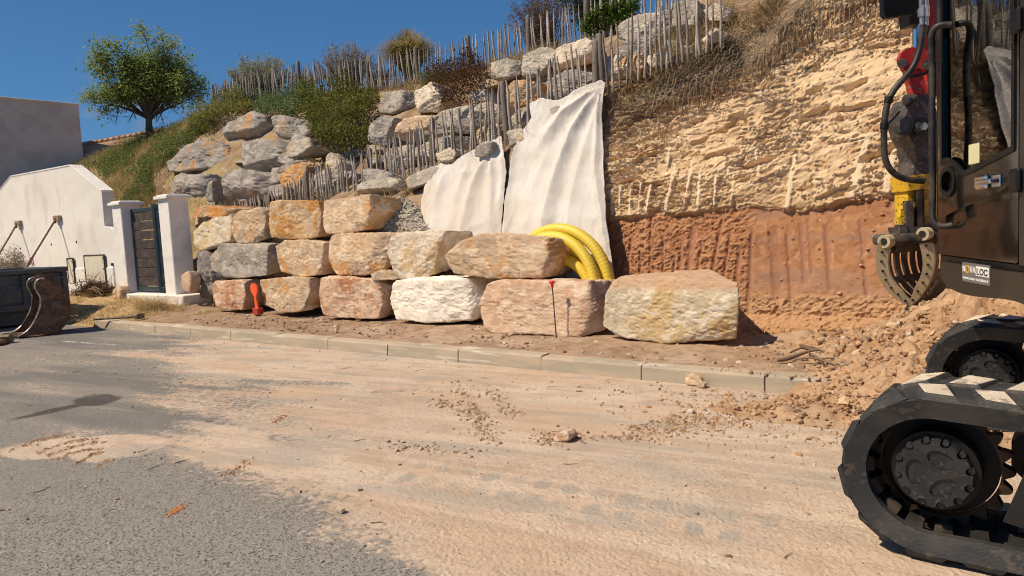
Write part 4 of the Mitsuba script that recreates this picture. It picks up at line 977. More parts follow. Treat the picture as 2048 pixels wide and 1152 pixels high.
# ------------------------------------------------------------------ garden entrance on the left
scene["m_render"] = {"type": "twosided", "bsdf": {"type": "bumpmap", "arbitrary": grain(120, .003), "bsdf": {"type": "diffuse", "reflectance": mikit.proc(
    lambda p, n, uv: mix(mix((.76, .735, .69), (.82, .80, .76), smoothstep(.35, .65, fbm(p.x * 1.5, p.y * 1.5, p.z * 1.5, 4))), (.50, .45, .385), smoothstep(.56, .74, fbm(p.x * 4, p.y * 4, p.z * 1.3, 4)) * .28))}}}
simple("m_pillar", worn((.80, .78, .75), (.70, .67, .63), 5.0, .5, .75), .7, 0, .2)
simple("m_cream", worn((.66, .62, .50), (.58, .53, .42), 7.0), .5, 0, .4)
simple("m_hole", (.03, .028, .025), .9, 0, .1)
simple("m_slate", worn((.030, .052, .068), (.045, .066, .08), 6.0), .45, .2, .4)
simple("m_slat", worn((.055, .045, .04), (.085, .07, .06), 9.0), .6, 0, .3)
simple("m_steel_dull", worn((.13, .115, .10), (.20, .13, .08), 12.0), .55, .5, .4)
simple("m_bright_steel", worn((.55, .54, .52), (.35, .31, .27), 16.0), .38, .85, .5)
simple("m_wood", worn((.36, .27, .18), (.27, .20, .14), 9.0), .85, 0, .15)
simple("m_ribbon", (.55, .06, .16), .5, 0, .3)


def wall_pt(px, py, v=1.75):
    return at_v(px, py, v)


gw = thing("gable_wall", "white rendered garden wall with a sloping gable top left of the gate", "wall")
WV = 1.75
top = [wall_pt(*q) for q in ((-60, 470), (-30, 408), (0, 380), (22, 354), (140, 332), (203, 383), (209, 452), (232, 462))]
poly = [(top[0][0] - 6, .1), (top[-1][0], .1)] + top[::-1] + [(top[0][0] - 6, top[0][1] - .9)]
gm = prism(poly, ORG + N * (WV + .22), S, Zax, .22)
part("wall_face", gm, "m_render", gw)
cp = top[1:6]
for a, b in zip(cp[:-1], cp[1:]):
    a, b = np.array(a), np.array(b); e = (b - a) / np.linalg.norm(b - a); nn = np.array([-e[1], e[0]])
    if nn[1] < 0: nn = -nn
    ax = S * e[0] + Zax * e[1]; az = S * nn[0] + Zax * nn[1]
    part("coping", frame_box(W(a[0], WV, a[1]), ax, N, az, (-.01, -.015, .001), (np.linalg.norm(b - a) + .01, .235, .03), .008), "m_pillar", gw)
u0, z1 = at_v(-60, 520, WV); ub, zb = at_v(228, 520, WV)
part("plinth", uvbox(u0 - 5, ub - .02, WV - .025, WV + .05, .1, .86, .012), "m_render", gw)
for px, py in ((41, 497), (103, 489), (153, 484), (223, 529)):
    u, z = at_v(px, py, WV - (.03 if py > 500 else 0)); c = trimesh.creation.cylinder(.028, .03, sections=20); M = np.eye(4); M[:3, 0], M[:3, 1], M[:3, 2], M[:3, 3] = S, Zax, N, W(u, WV - (.027 if py > 500 else .0) + .011, z); c.apply_transform(M)
    part("weep_hole", c, "m_hole", gw)
for nm, px0, px1, py0, py1, lab in (("meter_cabinet", 168, 209, 510, 566, "wide cream meter cabinet door set in the wall"), ("meter_cabinet", 134, 147, 516, 566, "narrow cream cabinet door set in the wall")):
    ua, za = at_v(px0, py0, WV - .03); ubx, zz = at_v(px1, py0 + 2, WV - .03); _, zlow = at_v(px0, py1, WV - .03)
    k = obj(nm, mikit.ply(cat(uvbox(ua, ua + .03, WV - .05, WV - .02, zlow, za, .004), uvbox(ubx - .03, ubx, WV - .05, WV - .02, zlow, za, .004), uvbox(ua + .031, ubx - .031, WV - .05, WV - .02, za - .03, za, .004)), "m_slat"), gw, lab)
    obj("door", mikit.ply(uvbox(ua + .034, ubx - .034, WV - .044, WV - .02, zlow, za - .034, .004), "m_cream"), k)
    for zz_ in (za - .08, (za + zlow) / 2): obj("hinge", mikit.ply(uvbox(ubx - .07, ubx - .05, WV - .052, WV - .043, zz_ - .02, zz_ + .02, .003), "m_slat"), k)

# props against the wall
for i, ((px, py), (fx, fy), lab) in enumerate((((118, 438), (62, 530), "right one of two steel shoring props leaning on the white wall, red tape tied on"), ((40, 448), (-8, 530), "left one of two steel shoring props leaning on the white wall, with a wire loop"))):
    pr = thing("shoring_prop", lab, "prop", None)
    ua, za = at_v(px, py, WV); A = W(ua, WV, za)
    part("wood_pad", frame_box(A, S, N, Zax, (-.13, -.075, -.035), (.15, -.002, .075), .006), "m_wood", pr)
    uf, zf = at_v(fx, fy, WV - .75); B = W(uf, WV - .75, zf); d = (B - A); d /= np.linalg.norm(d); start = A - N * .085 - Zax * .03; L = (start[2] - .20) / -d[2]
    part("inner_tube", tube([start, start + d * L * .52], .021, 12), "m_steel_dull", pr, smooth=50); part("outer_tube", tube([start + d * L * .5, start + d * L], .028, 12), "m_steel_dull", pr, smooth=50)
    part("head_plate", frame_box(start, S, N, Zax, (-.06, .0, -.06), (.06, .009, .06), .003), "m_steel_dull", pr)
    part("collar", tube([start + d * L * .49, start + d * L * .53], .037, 12), "m_steel_dull", pr, smooth=40)
    fb = start + d * L; part("foot_plate", frame_box(fb, S, N, Zax, (-.07, -.07, -.012), (.07, .07, .0), .003), "m_steel_dull", pr)
    q = start + d * L * (.46 if i == 0 else .62)
    rb = [tube(q + .034 * np.array([np.cos(t) * S + np.sin(t) * N for t in np.linspace(0, 2 * np.pi, 20)]) , .008, 5), tube([q + S * .03, q + S * .06 - Zax * .05, q + S * .05 - Zax * .15], [.014, .012, .004], 5), tube([q - N * .03, q + S * .09 - N * .03 + Zax * .02], [.012, .006], 5)]
    part("tape", cat(rb), "m_ribbon", pr)
    if i == 1:
        th = np.linspace(0, 4 * np.pi, 60); part("wire_loop", tube(q + S * .03 + .10 * (np.cos(th)[:, None] * S + np.sin(th)[:, None] * Zax * .8) - N * (.04 + .01 * th[:, None]), .006, 5), "m_hole", pr)

# gate pillars and gate
GV = 1.5
for i, (x0, x1, yt, lab) in enumerate(((222, 240, 404, "white gate pillar left of the slatted gate, with a flat cap"), (314, 335, 391, "white gate pillar right of the slatted gate, beside the dark boulder"))):
    pl = thing("gate_pillar", lab, "pillar"); ua, zt = at_v(x0, yt, GV); ub = at_v(x1, yt, GV)[0]; w = ub - ua; dz = .36
    part("shaft", uvbox(ua, ub, GV, GV + dz, .05, zt - .075, .012), "m_pillar", pl)
    part("cap", cat(uvbox(ua - .05, ub + .05, GV - .05, GV + dz + .05, zt - .073, zt - .02, .006), uvbox(ua - .01, ub + .01, GV - .01, GV + dz + .01, zt - .0195, zt + .004, .01)), "m_pillar", pl)
    if i == 0: gL = ub
    else: gR, gRt = ua, zt
gt_ = thing("garden_gate", "half open dark slate metal gate with brown horizontal slats between the white pillars", "gate")
GZ = at_v(270, 418, GV + .2)[1]; gv0 = GV + .15; gA, gB = gL + .03, gL + .03 + (gR - gL) * .78
for a, b in ((gA, gA + .07), (gB - .07, gB)): part("frame", uvbox(a, b, gv0, gv0 + .05, .42, GZ, .006), "m_slate", gt_)
for a, b in ((GZ - .07, GZ - .001), (.42, .50)): part("frame", uvbox(gA + .071, gB - .071, gv0, gv0 + .05, a, b, .006), "m_slate", gt_)
ns = 8; hh = (GZ - .07 - .50) / ns
for k in range(ns): part("slat", uvbox(gA + .072, gB - .072, gv0 + .012, gv0 + .036, .50 + k * hh + .014, .50 + (k + 1) * hh - .004, .004), "m_slat", gt_)
# the narrow second leaf stands swung inwards
hx = gR - .03; dx, dy = (-S * .85 - N * .5), None; dx /= np.linalg.norm(dx); dn = np.cross(Zax, dx); LW = (gR - gL) * .20
part("side_leaf", frame_box(W(hx, gv0 + .03, 0), dx, dn, Zax, (0, -.02, .42), (LW, .02, GZ + .03), .006), "m_slate", gt_)
for a, b, c_, d_ in ((.0, .05, .42, GZ + .03), (LW - .05, LW, .42, GZ + .03), (.051, LW - .051, GZ - .04, GZ + .03), (.051, LW - .051, .42, .50)): part("side_leaf_rail", frame_box(W(hx, gv0 + .03, 0), dx, dn, Zax, (a, .0205, c_), (b, .034, d_), .003), "m_slate", gt_)
part("handle", uvbox(gB - .055, gB - .015, gv0 - .05, gv0 - .002, 1.15, 1.18, .006), "m_bright_steel", gt_)
ul = at_v(240, 600, GV)[0]; ur = at_v(378, 604, GV)[0]
tag(obj("gate_sill", mikit.ply(uvbox(ul - .02, ur, GV - .10, GV + .55, .05, .385, .015), "m_render")), "low white concrete step under the gate between the pillars", "step")
rs = np.random.default_rng(8)
x, f = outline_rock([at_v(*q, 1.36) for q in ((360, 548), (375, 540), (382, 562), (379, 591), (362, 589))], 1.36, .2, rs, 20, p=8)
tag(obj("small_boulder", mikit.ply(mesh(to_world(x), f), "m_rock", smooth=True, color=rock_color(x, "rust", rs, .3))), "small upright brown boulder leaning on the right gate pillar", "boulder")
x, f = outline_rock([at_v(*q, 1.3) for q in ((222, 582), (232, 570), (240, 580), (240, 602), (224, 602))], 1.3, .2, rs, 20, p=8)
tag(obj("small_boulder", mikit.ply(mesh(to_world(x), f), "m_rock", smooth=True, color=rock_color(x, "rust", rs, .3))), "small brown stone at the foot of the left gate pillar beside the brushwood", "boulder")

# far house end and roof on the hill
simple("m_greywall", worn((.58, .53, .47), (.50, .45, .40), 1.5), .9, 0, .1)
hs = thing("flat_roofed_house", "grey windowless end wall of a flat roofed house up the hill on the left", "house")
HU = -29.0; v1, zc1 = at_u(157, 214, HU); v0h, zc0 = at_u(0, 197, HU); ztop = (zc0 + zc1) / 2
part("wall", prism([(HU - 9, 2.5), (HU, 2.5), (HU, ztop), (HU - 9, ztop)], ORG + N * v1, S, Zax, 14.0), "m_greywall", hs)
part("parapet", uvbox(HU - 9.03, HU + .05, v1 - 14.03, v1 + .03, ztop, ztop + .10, .02), "m_greywall", hs)
scene["m_tile"] = {"type": "twosided", "bsdf": {"type": "bumpmap", "arbitrary": mikit.proc(lambda p, n, uv: .05 * dr.abs(dr.sin((p.x * .86 - p.y * .5) * 16)), .01), "bsdf": {"type": "diffuse", "reflectance": mikit.proc(
    lambda p, n, uv: mix((.40, .245, .165), (.50, .34, .25), smoothstep(.3, .7, fbm(p.x * 3, p.y * 3, p.z * 3, 3))))}}}
ra, rb_ = at_y(160, 291, 30.0), at_y(352, 256, 30.0); e = rb_ - ra; pts = np.array([ra, rb_, rb_ + [0.6, -2.2, -1.15], ra + [.6, -2.2, -1.15]])
rt = thing("tiled_roof", "strip of terracotta tiled roof showing over the slope left of the tree", "roof")
part("roof_plane", mesh(np.vstack([pts, pts - [0, 0, .15]]), [(3, 2, 1, 0), (4, 5, 6, 7), (0, 1, 5, 4), (1, 2, 6, 5), (2, 3, 7, 6), (3, 0, 4, 7)]), "m_tile", rt)
n = 34
for k in range(n):
    a, b = ra + e * (k / n), ra + e * ((k + .97) / n); part("ridge_tile", tube([a, b], .11, 8), "m_tile", rt, smooth=60)
part("gable", mesh(np.vstack([pts - [0, 0, .16], pts * [1, 1, 0] + [0, 0, 3.0]]), [(0, 1, 5, 4), (1, 2, 6, 5), (2, 3, 7, 6), (3, 0, 4, 7)]), "m_render", rt)

# brushwood heap and far left bush
rg = np.random.default_rng(81); bl = []
cb = at_z(180, 603, .2)
for _ in range(420):
    u = cb[0] + rg.uniform(-.78, .70); v = cb[1] + rg.uniform(-.05, .35); z0 = .22 + rg.uniform(0, .40) * (1 - ((u - cb[0]) / .95) ** 2)
    L = rg.uniform(.12, .38); a = rg.uniform(0, 2 * np.pi); d = np.array([np.cos(a) * S + np.sin(a) * N * .6]).ravel() + Zax * rg.normal(.1, .35); p = W(u, v, z0)
    bl.append((np.stack([p - d * L, p + rg.normal(0, .03, 3), p + d * L]), np.array([1, .8, .3]) * rg.uniform(.003, .008)))
m = tubes(bl, 4)
bh = thing("brushwood_heap", "heap of dark brown brushwood and dead branches in front of the white wall", "brushwood heap")
part("twigs", m, "m_vcol", bh, color=tint(m, (.115, .08, .055), f=5))
pc = W(cb[0] + rg.uniform(-.7, .62, 1500), cb[1] + rg.uniform(0, .35, 1500), 0); pc[:, 2] = .2 + rg.uniform(0, .36, 1500) * (1 - (((pc - ORG) @ S - cb[0]) / .95) ** 2)
foliage("dead_leaves", bh, leaf_mesh(pc, .06, (.10, .07, .045), rg, .4))
lines = []
for _ in range(6):
    u = cb[0] + rg.uniform(-.3, .4); p = W(u, cb[1] - .1, .3); lines.append((spline([p, p + S * .12 + Zax * .16, p + S * .3 + Zax * rg.uniform(.05, .25), p + S * .5 + Zax * rg.uniform(-.02, .2)], 12), np.linspace(.008, .003, 12)))
part("pale_branch", tubes(lines, 5), "m_dry", bh)


def twig_bush(name, label, base, w, h, n, col, seed):
    rg = np.random.default_rng(seed); key = thing(name, label, "shrub"); ls = []; P = []
    for _ in range(n):
        a = rg.uniform(0, 2 * np.pi); r = rg.uniform(0, 1); tip = base + np.array([np.cos(a) * r * w / 2, np.sin(a) * r * w / 2, h * (1 - .4 * r * r) * rg.uniform(.6, 1.1)]); mid = (base + tip) / 2 + rg.normal(0, .06, 3) * h + [0, 0, .1 * h]
        ls.append((np.stack([base + (tip - base) * [.2, .2, 0], mid, tip]), [.008, .005, .002])); P.append(tip + rg.normal(0, .10, (9, 3)) * h * .6)
    m = tubes(ls, 4); part("twigs", m, "m_vcol", key, color=tint(m, col, f=4)); foliage("dead_leaves", key, leaf_mesh(np.concatenate(P), .06, np.array(col) * 1.1, rg, .4))


for px, py, yy, w, h, col, lab in ((8, 345, 17.5, 1.7, 1.0, (.33, .29, .235), "pale grey dead bush at the far left edge above the white wall"), (60, 340, 18.0, 1.5, .55, (.20, .15, .11), "low brown dead bush between the pale bush and the green slope"), (-40, 345, 17.0, 1.6, .8, (.24, .19, .14), "brown dead bush cut by the left edge of the picture")):
    p = at_y(px, py, yy); i0 = (p - ORG) @ S, (p - ORG) @ N; p[2] = max(p[2], hz_at(*i0)) if False else hz_at(*i0) - .1
    twig_bush("dead_bush", lab, p, w, h, 260, col, 90 + px)
qd = np.stack([rg.uniform(-30, -15, 9000), rg.uniform(3.2, 6.2, 9000)], -1)
pd = W(qd[:, 0], qd[:, 1], hz_at(qd[:, 0], qd[:, 1]) - .02); cd = np.array([(.30, .23, .14), (.22, .16, .10), (.40, .31, .18), (.14, .15, .05)])[rg.integers(4, size=len(pd))]
tag(foliage("rough_grass", None, blade_mesh(pd, .30, cd, rg, .6, .006)), "brown dead undergrowth on the far left of the slope", "undergrowth", kind="stuff")

# ---- grey blue skip at the end of the kerb
simple("m_skip", worn((.060, .078, .092), (.085, .10, .11), 5.0, .45, .65, (.16, .075, .035)), .5, .1, .4)
simple("m_rust", worn((.125, .075, .048), (.20, .115, .065), 9.0, .4, .65, (.27, .20, .15)), .7, .35, .3)
sk = thing("steel_skip", "dark blue grey steel skip with ribs and a worn rim at the left edge", "skip")
SKT = .965; SKU, SKV = at_z(128, 533, SKT)
fr = dict(o=W(SKU, SKV, 0), ax=-N, ay=-S, az=Zax)


def skb(name, lo, hi, m="m_skip", b=.01, label=None): part(name, frame_box(fr["o"], -N, S, Zax, lo, hi, b), m, sk, label=label)


skb("side_panel", (0, -.06, .30), (4.2, -.02, SKT - .09)); skb("far_panel", (0, -1.86, .30), (4.2, -1.82, SKT - .09)); skb("floor", (0, -1.82, .25), (4.2, -.06, .30))
skb("end_panel", (-.03, -1.84, .30), (.0, -.04, SKT - .09)); skb("rim", (-.05, -.08, SKT - .088), (4.2, .02, SKT), b=.015, label="bright worn top rim"); skb("rim", (-.05, -1.9, SKT - .088), (4.2, -1.8, SKT), b=.015)
skb("end_rim", (-.05, -1.79, SKT - .088), (.03, -.09, SKT), b=.015); skb("end_post", (-.04, -.075, .25), (.05, .015, SKT - .09))
for a in (.62, 1.25, 1.9, 2.6, 3.3): skb("rib", (a, -.018, .30), (a + .06, .03, SKT - .09), b=.006)
skb("lower_rail", (.06, -.018, .30), (4.2, .02, .38), b=.006); skb("skid", (.1, -.3, .03), (4.2, -.15, .249)); skb("skid", (.1, -1.7, .03), (4.2, -1.55, .249))
skb("side_hatch", (.68, -.0175, .42), (1.2, .004, .70), b=.004)
p0 = fr["o"] + S * .05; part("latch_arm", cat(tube([p0 - N * .75 + Zax * .62, p0 - N * .52 + Zax * .78, p0 - N * .02 + Zax * .79], .018, 8), frame_box(p0 - N * .52 + Zax * .78, -N, S, Zax, (-.05, -.02, -.03), (.05, .02, .03), .006)), "m_skip", sk, smooth=40)

# ---- spare digging bucket on the road
bk = thing("digging_bucket", "rust brown excavator digging bucket standing on the road in front of the skip", "excavator bucket")
bu, bv = at_z(124, 668, 0); BO = W(bu, bv, 0); bax = -N * .98 - S * .2; bax /= np.linalg.norm(bax); bwx = np.cross(bax, Zax); bwx = -bwx if bwx @ S > 0 else bwx   # opening direction; width runs away from the camera
prof = [(.44, .03), (.36, .07), (.22, .30), (.18, .52), (.22, .68), (.18, .74), (.10, .75), (.0, .70), (-.09, .55), (-.12, .36), (-.09, .18), (.0, .06), (.10, .02)]
prof = [(a * 1.25, b * 1.12) for a, b in prof]; BW = .74
for k, o in enumerate((0, BW - .03)): part("side_plate", prism(prof, BO + bwx * o - bwx * 0, bax, Zax, .028) if np.cross(bax, Zax) @ bwx > 0 else prism(prof, BO + bwx * (o + .028), bax, Zax, .028), "m_rust", bk)
arc = np.array(spline([(.44, .03), (.10, .015), (-.06, .12), (-.115, .36), (-.075, .58), (.03, .72), (.12, .745)], 26)) * [1.25, 1.12]; inner = []
V = [];
for q, dq in zip(arc, np.gradient(arc, axis=0)):
    nn = np.array([-dq[1], dq[0]]) / np.linalg.norm(dq); q2 = q + nn * -.022
    V += [BO + bwx * .028 + bax * q[0] + Zax * q[1], BO + bwx * (BW - .03) + bax * q[0] + Zax * q[1], BO + bwx * (BW - .03) + bax * q2[0] + Zax * max(q2[1], .002), BO + bwx * .028 + bax * q2[0] + Zax * max(q2[1], .002)]
F_ = []
for i in range(len(arc) - 1):
    for a in range(4): b = (a + 1) % 4; F_.append((i * 4 + a, i * 4 + b, i * 4 + 4 + b, i * 4 + 4 + a))
part("shell", mesh(V, F_), "m_rust", bk, smooth=40)
for o in (-.006, BW - .012):
    e0 = np.array(spline([(.45, .03), (.365, .075), (.225, .30), (.185, .52), (.225, .68), (.19, .745), (.12, .76)], 24)) * [1.25, 1.12]; part("cutting_edge", tube([BO + bwx * (o + .01) + bax * q[0] + Zax * q[1] for q in e0], .011, 8), "m_bright_steel", bk, smooth=50, label="bright worn edge")
for k in range(4):
    o = BO + bwx * (.07 + k * .19); part("tooth", frame_box(o, bax, bwx, Zax, (.53, -.035, .012), (.69, .035, .05), .014), "m_steel_dull", bk)
part("mounting_pin", tube([BO + bwx * .05 + bax * .15 + Zax * .785, BO + bwx * (BW - .06) + bax * .15 + Zax * .785], .05, 16), "m_bright_steel", bk, smooth=40)
for o in (.17, .40): part("mounting_ear", prism([(.03, .68), (.24, .68), (.26, .81), (.17, .92), (.07, .90), (.0, .81)], BO + bwx * o, bax, Zax, .03), "m_rust", bk)
part("nameplate", frame_box(BO, bax, bwx, Zax, (-.02, -.034, .40), (.10, -.029, .50), .002), "m_steel_dull", bk)
tb = thing("bucket_tooth", "worn steel bucket tooth lying on the road at the left edge of the picture", "bucket tooth")
tu, tv = at_z(4, 690, 0); part("tip", frame_box(W(tu, tv, 0), S * .8 - N * .6, N * .8 + S * .6, Zax, (-.10, -.05, .004), (.13, .05, .07), .03), "m_rust", tb); part("socket", frame_box(W(tu, tv, 0), S * .8 - N * .6, N * .8 + S * .6, Zax, (-.26, -.07, .004), (-.105, .07, .12), .02), "m_steel_dull", tb)

# ---- tools and markers
sh = thing("sledgehammer", "long handled sledgehammer lying on the left end of the kerb", "sledgehammer")
a = W(*at_z(188, 641, .135), .150); b = W(*at_z(277, 636, .16), .185)
part("handle", tube([a, (a + b) / 2 + [0, 0, -.004], b], [.014, .013, .016], 8), "m_slat", sh, smooth=True)
d = (b - a) / np.linalg.norm(b - a); w_ = np.cross(d, Zax); w_ /= np.linalg.norm(w_); part("head", frame_box(b, d, w_, np.cross(w_, d), (-.04, -.10, -.04), (.04, .06, .04), .016), "m_steel_dull", sh)
simple("m_orange", (.82, .13, .035), .45, 0, .4); simple("m_redcap", (.80, .05, .08), .4, 0, .4); simple("m_darkred", (.40, .05, .03), .5, 0, .3)
om = thing("orange_marker", "bright orange plastic marker paddle standing between the two leftmost bottom blocks", "marker")
ou = at_v(515, 612, 1.24)[0]; OB = W(ou, 1.24, .165)
tl = Zax * 1.0 - S * .13; tl /= np.linalg.norm(tl)
part("base", frame_box(OB, S, N, Zax, (-.075, -.05, 0), (.075, .05, .10), .012), "m_darkred", om)
hd = [(.0, .10), (.035, .10), (.022, .26), (.04, .29), (.085, .34), (.085, .41), (.04, .46), (-.04, .46), (-.085, .41), (-.085, .34), (-.04, .29), (-.022, .26), (-.035, .10)]
part("paddle", prism(hd, OB + N * .012, S, tl, .024) , "m_orange", om)
st = thing("marker_stake", "thin steel stake with a red mushroom cap stuck in the soil before the pink block", "stake")
su, sv = at_z(1113, 676, .15); SB = W(su, sv, .10); su2, sz2 = at_v(1104, 566, sv); ST = W(su2, sv, sz2)
part("rod", tube([SB, ST], .0065, 8), "m_steel_dull", st, smooth=True)
ax = (ST - SB) / np.linalg.norm(ST - SB); part("cap", tube([ST - ax * .045, ST - ax * .01, ST + ax * .004, ST + ax * .018, ST + ax * .024], [.013, .016, .030, .028, .014], 14), "m_redcap", st, smooth=40)

# ------------------------------------------------------------------ spoil heap, clods, rocks, branches
rg = np.random.default_rng(91)


def heap_z(u, v):
    def g(a, b, su, sv, h): return h * np.exp(-((u - a) / su) ** 2 - ((v - b) / sv) ** 2)
    return g(1.15, 1.55, .75, .75, .62) + g(.45, .95, .55, .45, .24) + g(.60, .28, .46, .40, .18) + g(.25, -.22, .40, .24, .07) + g(-.15, -.42, .55, .18, .05) + g(1.5, .6, .6, .8, .28) + g(-.35, 1.55, .7, .35, .10)


uu, vv = np.meshgrid(np.arange(-2.0, 3.4, .018), np.arange(-1.1, 2.6, .018), indexing="ij")
h = heap_z(uu, vv); q = W(uu, vv, 0); n1, n2, n3 = nz(q, 3, 92), nz(q, 11, 93), nz(q, 34, 94, 3)
base = verge_z(uu, np.maximum(vv, .32)) * sm(-.35, .40, vv)
q[..., 2] = np.minimum(base, .16) - .025 + h * (.7 + .6 * n1) + np.minimum(h * 6, 1) * (.14 * (n2 - .5) + .09 * (n3 - .5))
c = cmix((.42, .265, .155), (.49, .33, .21), sm(.35, .65, n2)); c = cmix(c, (.33, .215, .135), sm(.52, .68, n3) * .8); c = cmix(c, (.40, .30, .21), sm(.45, .60, n1) * (1 - sm(.0, .2, h)) * .8)
keepv = h > .012; fa = grid_faces(*uu.shape); fa = fa[keepv.ravel()[fa].all(1)]
m = mesh(q.reshape(-1, 3), fa); cc = c.reshape(-1, 3); used = np.unique(m.faces); mp = np.full(len(m.vertices), 0); mp[used] = np.arange(len(used)); m = trimesh.Trimesh(m.vertices[used], mp[m.faces], process=False)
tag(obj("spoil_heap", mikit.ply(m, "m_soil", smooth=True, color=cc[used])), "heap of loose orange brown dug soil between the excavator tracks and the bank", "soil heap", kind="stuff")


def ground_z(u, v):
    h = heap_z(u, v); b = np.where(v < .16, 0, np.where(v < .31, .12, verge_z(u, np.maximum(v, .3)))); b2 = np.minimum(verge_z(u, np.maximum(v, .32)) * sm(-.35, .40, v), .16); return np.where(h > .02, np.maximum(b2 + h - .02, b if np.ndim(b) == 0 else np.where(u < 0, b, 0)), b)


def scatter(n, fu, fv, size, col, dens=None, var=.25):
    u, v = fu(n), fv(n); return pebbles(W(u, v, ground_z(u, v) + size.mean() * .25), size, col, rg, var, .75, oct_)


S_ = lambda n, a, b, p=2.2: a * (1 + (b / a - 1) * rg.random(n) ** p)      # many small, few large
pts = []
n = 2600; u = rg.normal(1.0, .8, n); v = rg.normal(1.2, .75, n); k = heap_z(u, v) > .03; u, v = u[k], v[k]; pts.append(pebbles(W(u, v, ground_z(u, v) + .004), S_(len(u), .007, .046, 3.6), np.array([(.44, .28, .165), (.38, .24, .145), (.50, .36, .23), (.36, .27, .19)])[rg.integers(4, size=len(u))], rg, .2, .8, oct_))
n = 2600; u = rg.uniform(-.3, 2.3, n); v = rg.uniform(-.6, 2.2, n); k = heap_z(u, v) > .03; u, v = u[k], v[k]; pts.append(pebbles(W(u, v, ground_z(u, v) + .003), S_(len(u), .004, .024, 2.5), np.array([(.43, .28, .17), (.38, .25, .155), (.47, .33, .215)])[rg.integers(3, size=len(u))], rg, .15, .85, oct_))
n = 2200; u = rg.normal(.2, .75, n); v = rg.normal(-.25, .42, n); pts.append(pebbles(W(u, v, ground_z(u, v) + .003), S_(len(u), .003, .020, 4), np.array([(.42, .26, .15), (.34, .24, .16), (.48, .35, .24)])[rg.integers(3, size=len(u))], rg, .2, .8, oct_))
n = 1500; u = rg.uniform(-9, 1.0, n); v = rg.uniform(.36, 1.3, n); pts.append(pebbles(W(u, v, ground_z(u, v) + .002), S_(n, .005, .03, 4), np.array([(.38, .27, .18), (.30, .20, .14), (.52, .45, .36)])[rg.integers(3, size=n)], rg, .2, .8, oct_))
n = 900; u = rg.uniform(-2.2, .6, n); v = 1.98 - np.abs(rg.normal(0, .22, n)); pts.append(pebbles(W(u, v, ground_z(u, v) + .004), S_(n, .006, .05, 4), (.44, .26, .14), rg, .25, .8, oct_))
m, c = join(*pts); tag(obj("soil_clods", mikit.ply(m, "m_vcol", color=c)), "loose clods and crumbs of soil over the heap, the verge and the kerb end", "soil clods", kind="stuff")
pts = []
# crumbs on the road, the broken tyre print in the middle and the tongue of clods on the left
n = 1500; u = rg.uniform(-9, 2.5, n); v = rg.uniform(-4.6, .12, n); pts.append(pebbles(W(u, v, .002), S_(n, .0025, .013, 5), np.array([(.36, .25, .17), (.26, .18, .12), (.50, .42, .33)])[rg.integers(3, size=n)], rg, .2, .8, oct_))
for x0, y0, x1, y1, sx, m_ in ((920, 770, 980, 880, 16, 420), (975, 775, 1030, 835, 12, 200), (865, 800, 960, 830, 12, 160), (1095, 885, 1140, 870, 16, 240), (780, 895, 960, 900, 16, 130), (1255, 870, 1400, 835, 22, 420), (1330, 860, 1520, 830, 26, 500), (1060, 870, 1330, 880, 14, 180)):
    t = rg.random(m_); xs, ys = lerp(x0, x1, t) + rg.normal(0, sx, m_), lerp(y0, y1, t) + rg.normal(0, sx * .4, m_); q = np.array([at_z(a, b, 0) for a, b in zip(xs, ys)])
    pts.append(pebbles(W(q[:, 0], q[:, 1], .002), S_(m_, .003, .017, 4), np.array([(.36, .25, .165), (.28, .19, .125), (.44, .31, .20)])[rg.integers(3, size=m_)], rg, .2, .75, oct_))
for x0, y0, x1, y1, m_ in ((10, 907, 135, 870, 110), (74, 907, 195, 878, 120), (95, 913, 216, 884, 120), (116, 919, 206, 900, 90), (150, 932, 210, 905, 80), (190, 940, 227, 921, 50), (60, 893, 150, 876, 50)):
    t = rg.random(m_); xs, ys = lerp(x0, x1, t) + rg.normal(0, 2.2, m_), lerp(y0, y1, t) - 7 * np.sin(t * np.pi) + rg.normal(0, 1.5, m_); q = np.array([at_z(a, b, 0) for a, b in zip(xs, ys)])
    pts.append(pebbles(W(q[:, 0], q[:, 1], .001), S_(m_, .003, .013, 2.5), np.array([(.40, .27, .165), (.46, .32, .21)])[rg.integers(2, size=m_)], rg, .2, .7, oct_))
for x0, y0, sx, m_, col in ((352, 1022, 10, 90, (.55, .24, .10)), (560, 838, 14, 40, (.45, .20, .11)), (475, 936, 18, 60, (.45, .27, .17))):
    t = rg.normal(0, 1, m_); q = np.array([at_z(x0 + a * sx, y0 - a * sx * .5 + b * sx * .3, 0) for a, b in zip(t, rg.normal(0, 1, m_))]); pts.append(pebbles(W(q[:, 0], q[:, 1], .002), S_(m_, .004, .012, 3), col, rg, .2, .7, oct_))
m, c = join(*pts); tag(obj("road_crumbs", mikit.ply(m, "m_vcol", color=c)), "scattered soil crumbs and small stones left on the road by tyres", "soil crumbs", kind="stuff")
tl_ = []
for _ in range(34):
    u, v = rg.uniform(-7, 2), rg.uniform(-3.6, .1); a = rg.uniform(0, np.pi); L = rg.uniform(.02, .06); d = (np.cos(a) * S + np.sin(a) * N) * L; p = W(u, v, .005); tl_.append((np.stack([p - d, p + rg.normal(0, .006, 3) * [1, 1, .2], p + d]), [.0022, .002, .001]))
m = tubes(tl_, 4); tag(obj("twig_litter", mikit.ply(m, "m_vcol", color=tint(m, (.16, .11, .075), f=8))), "small broken twigs scattered on the dusty road", "twigs", kind="stuff")


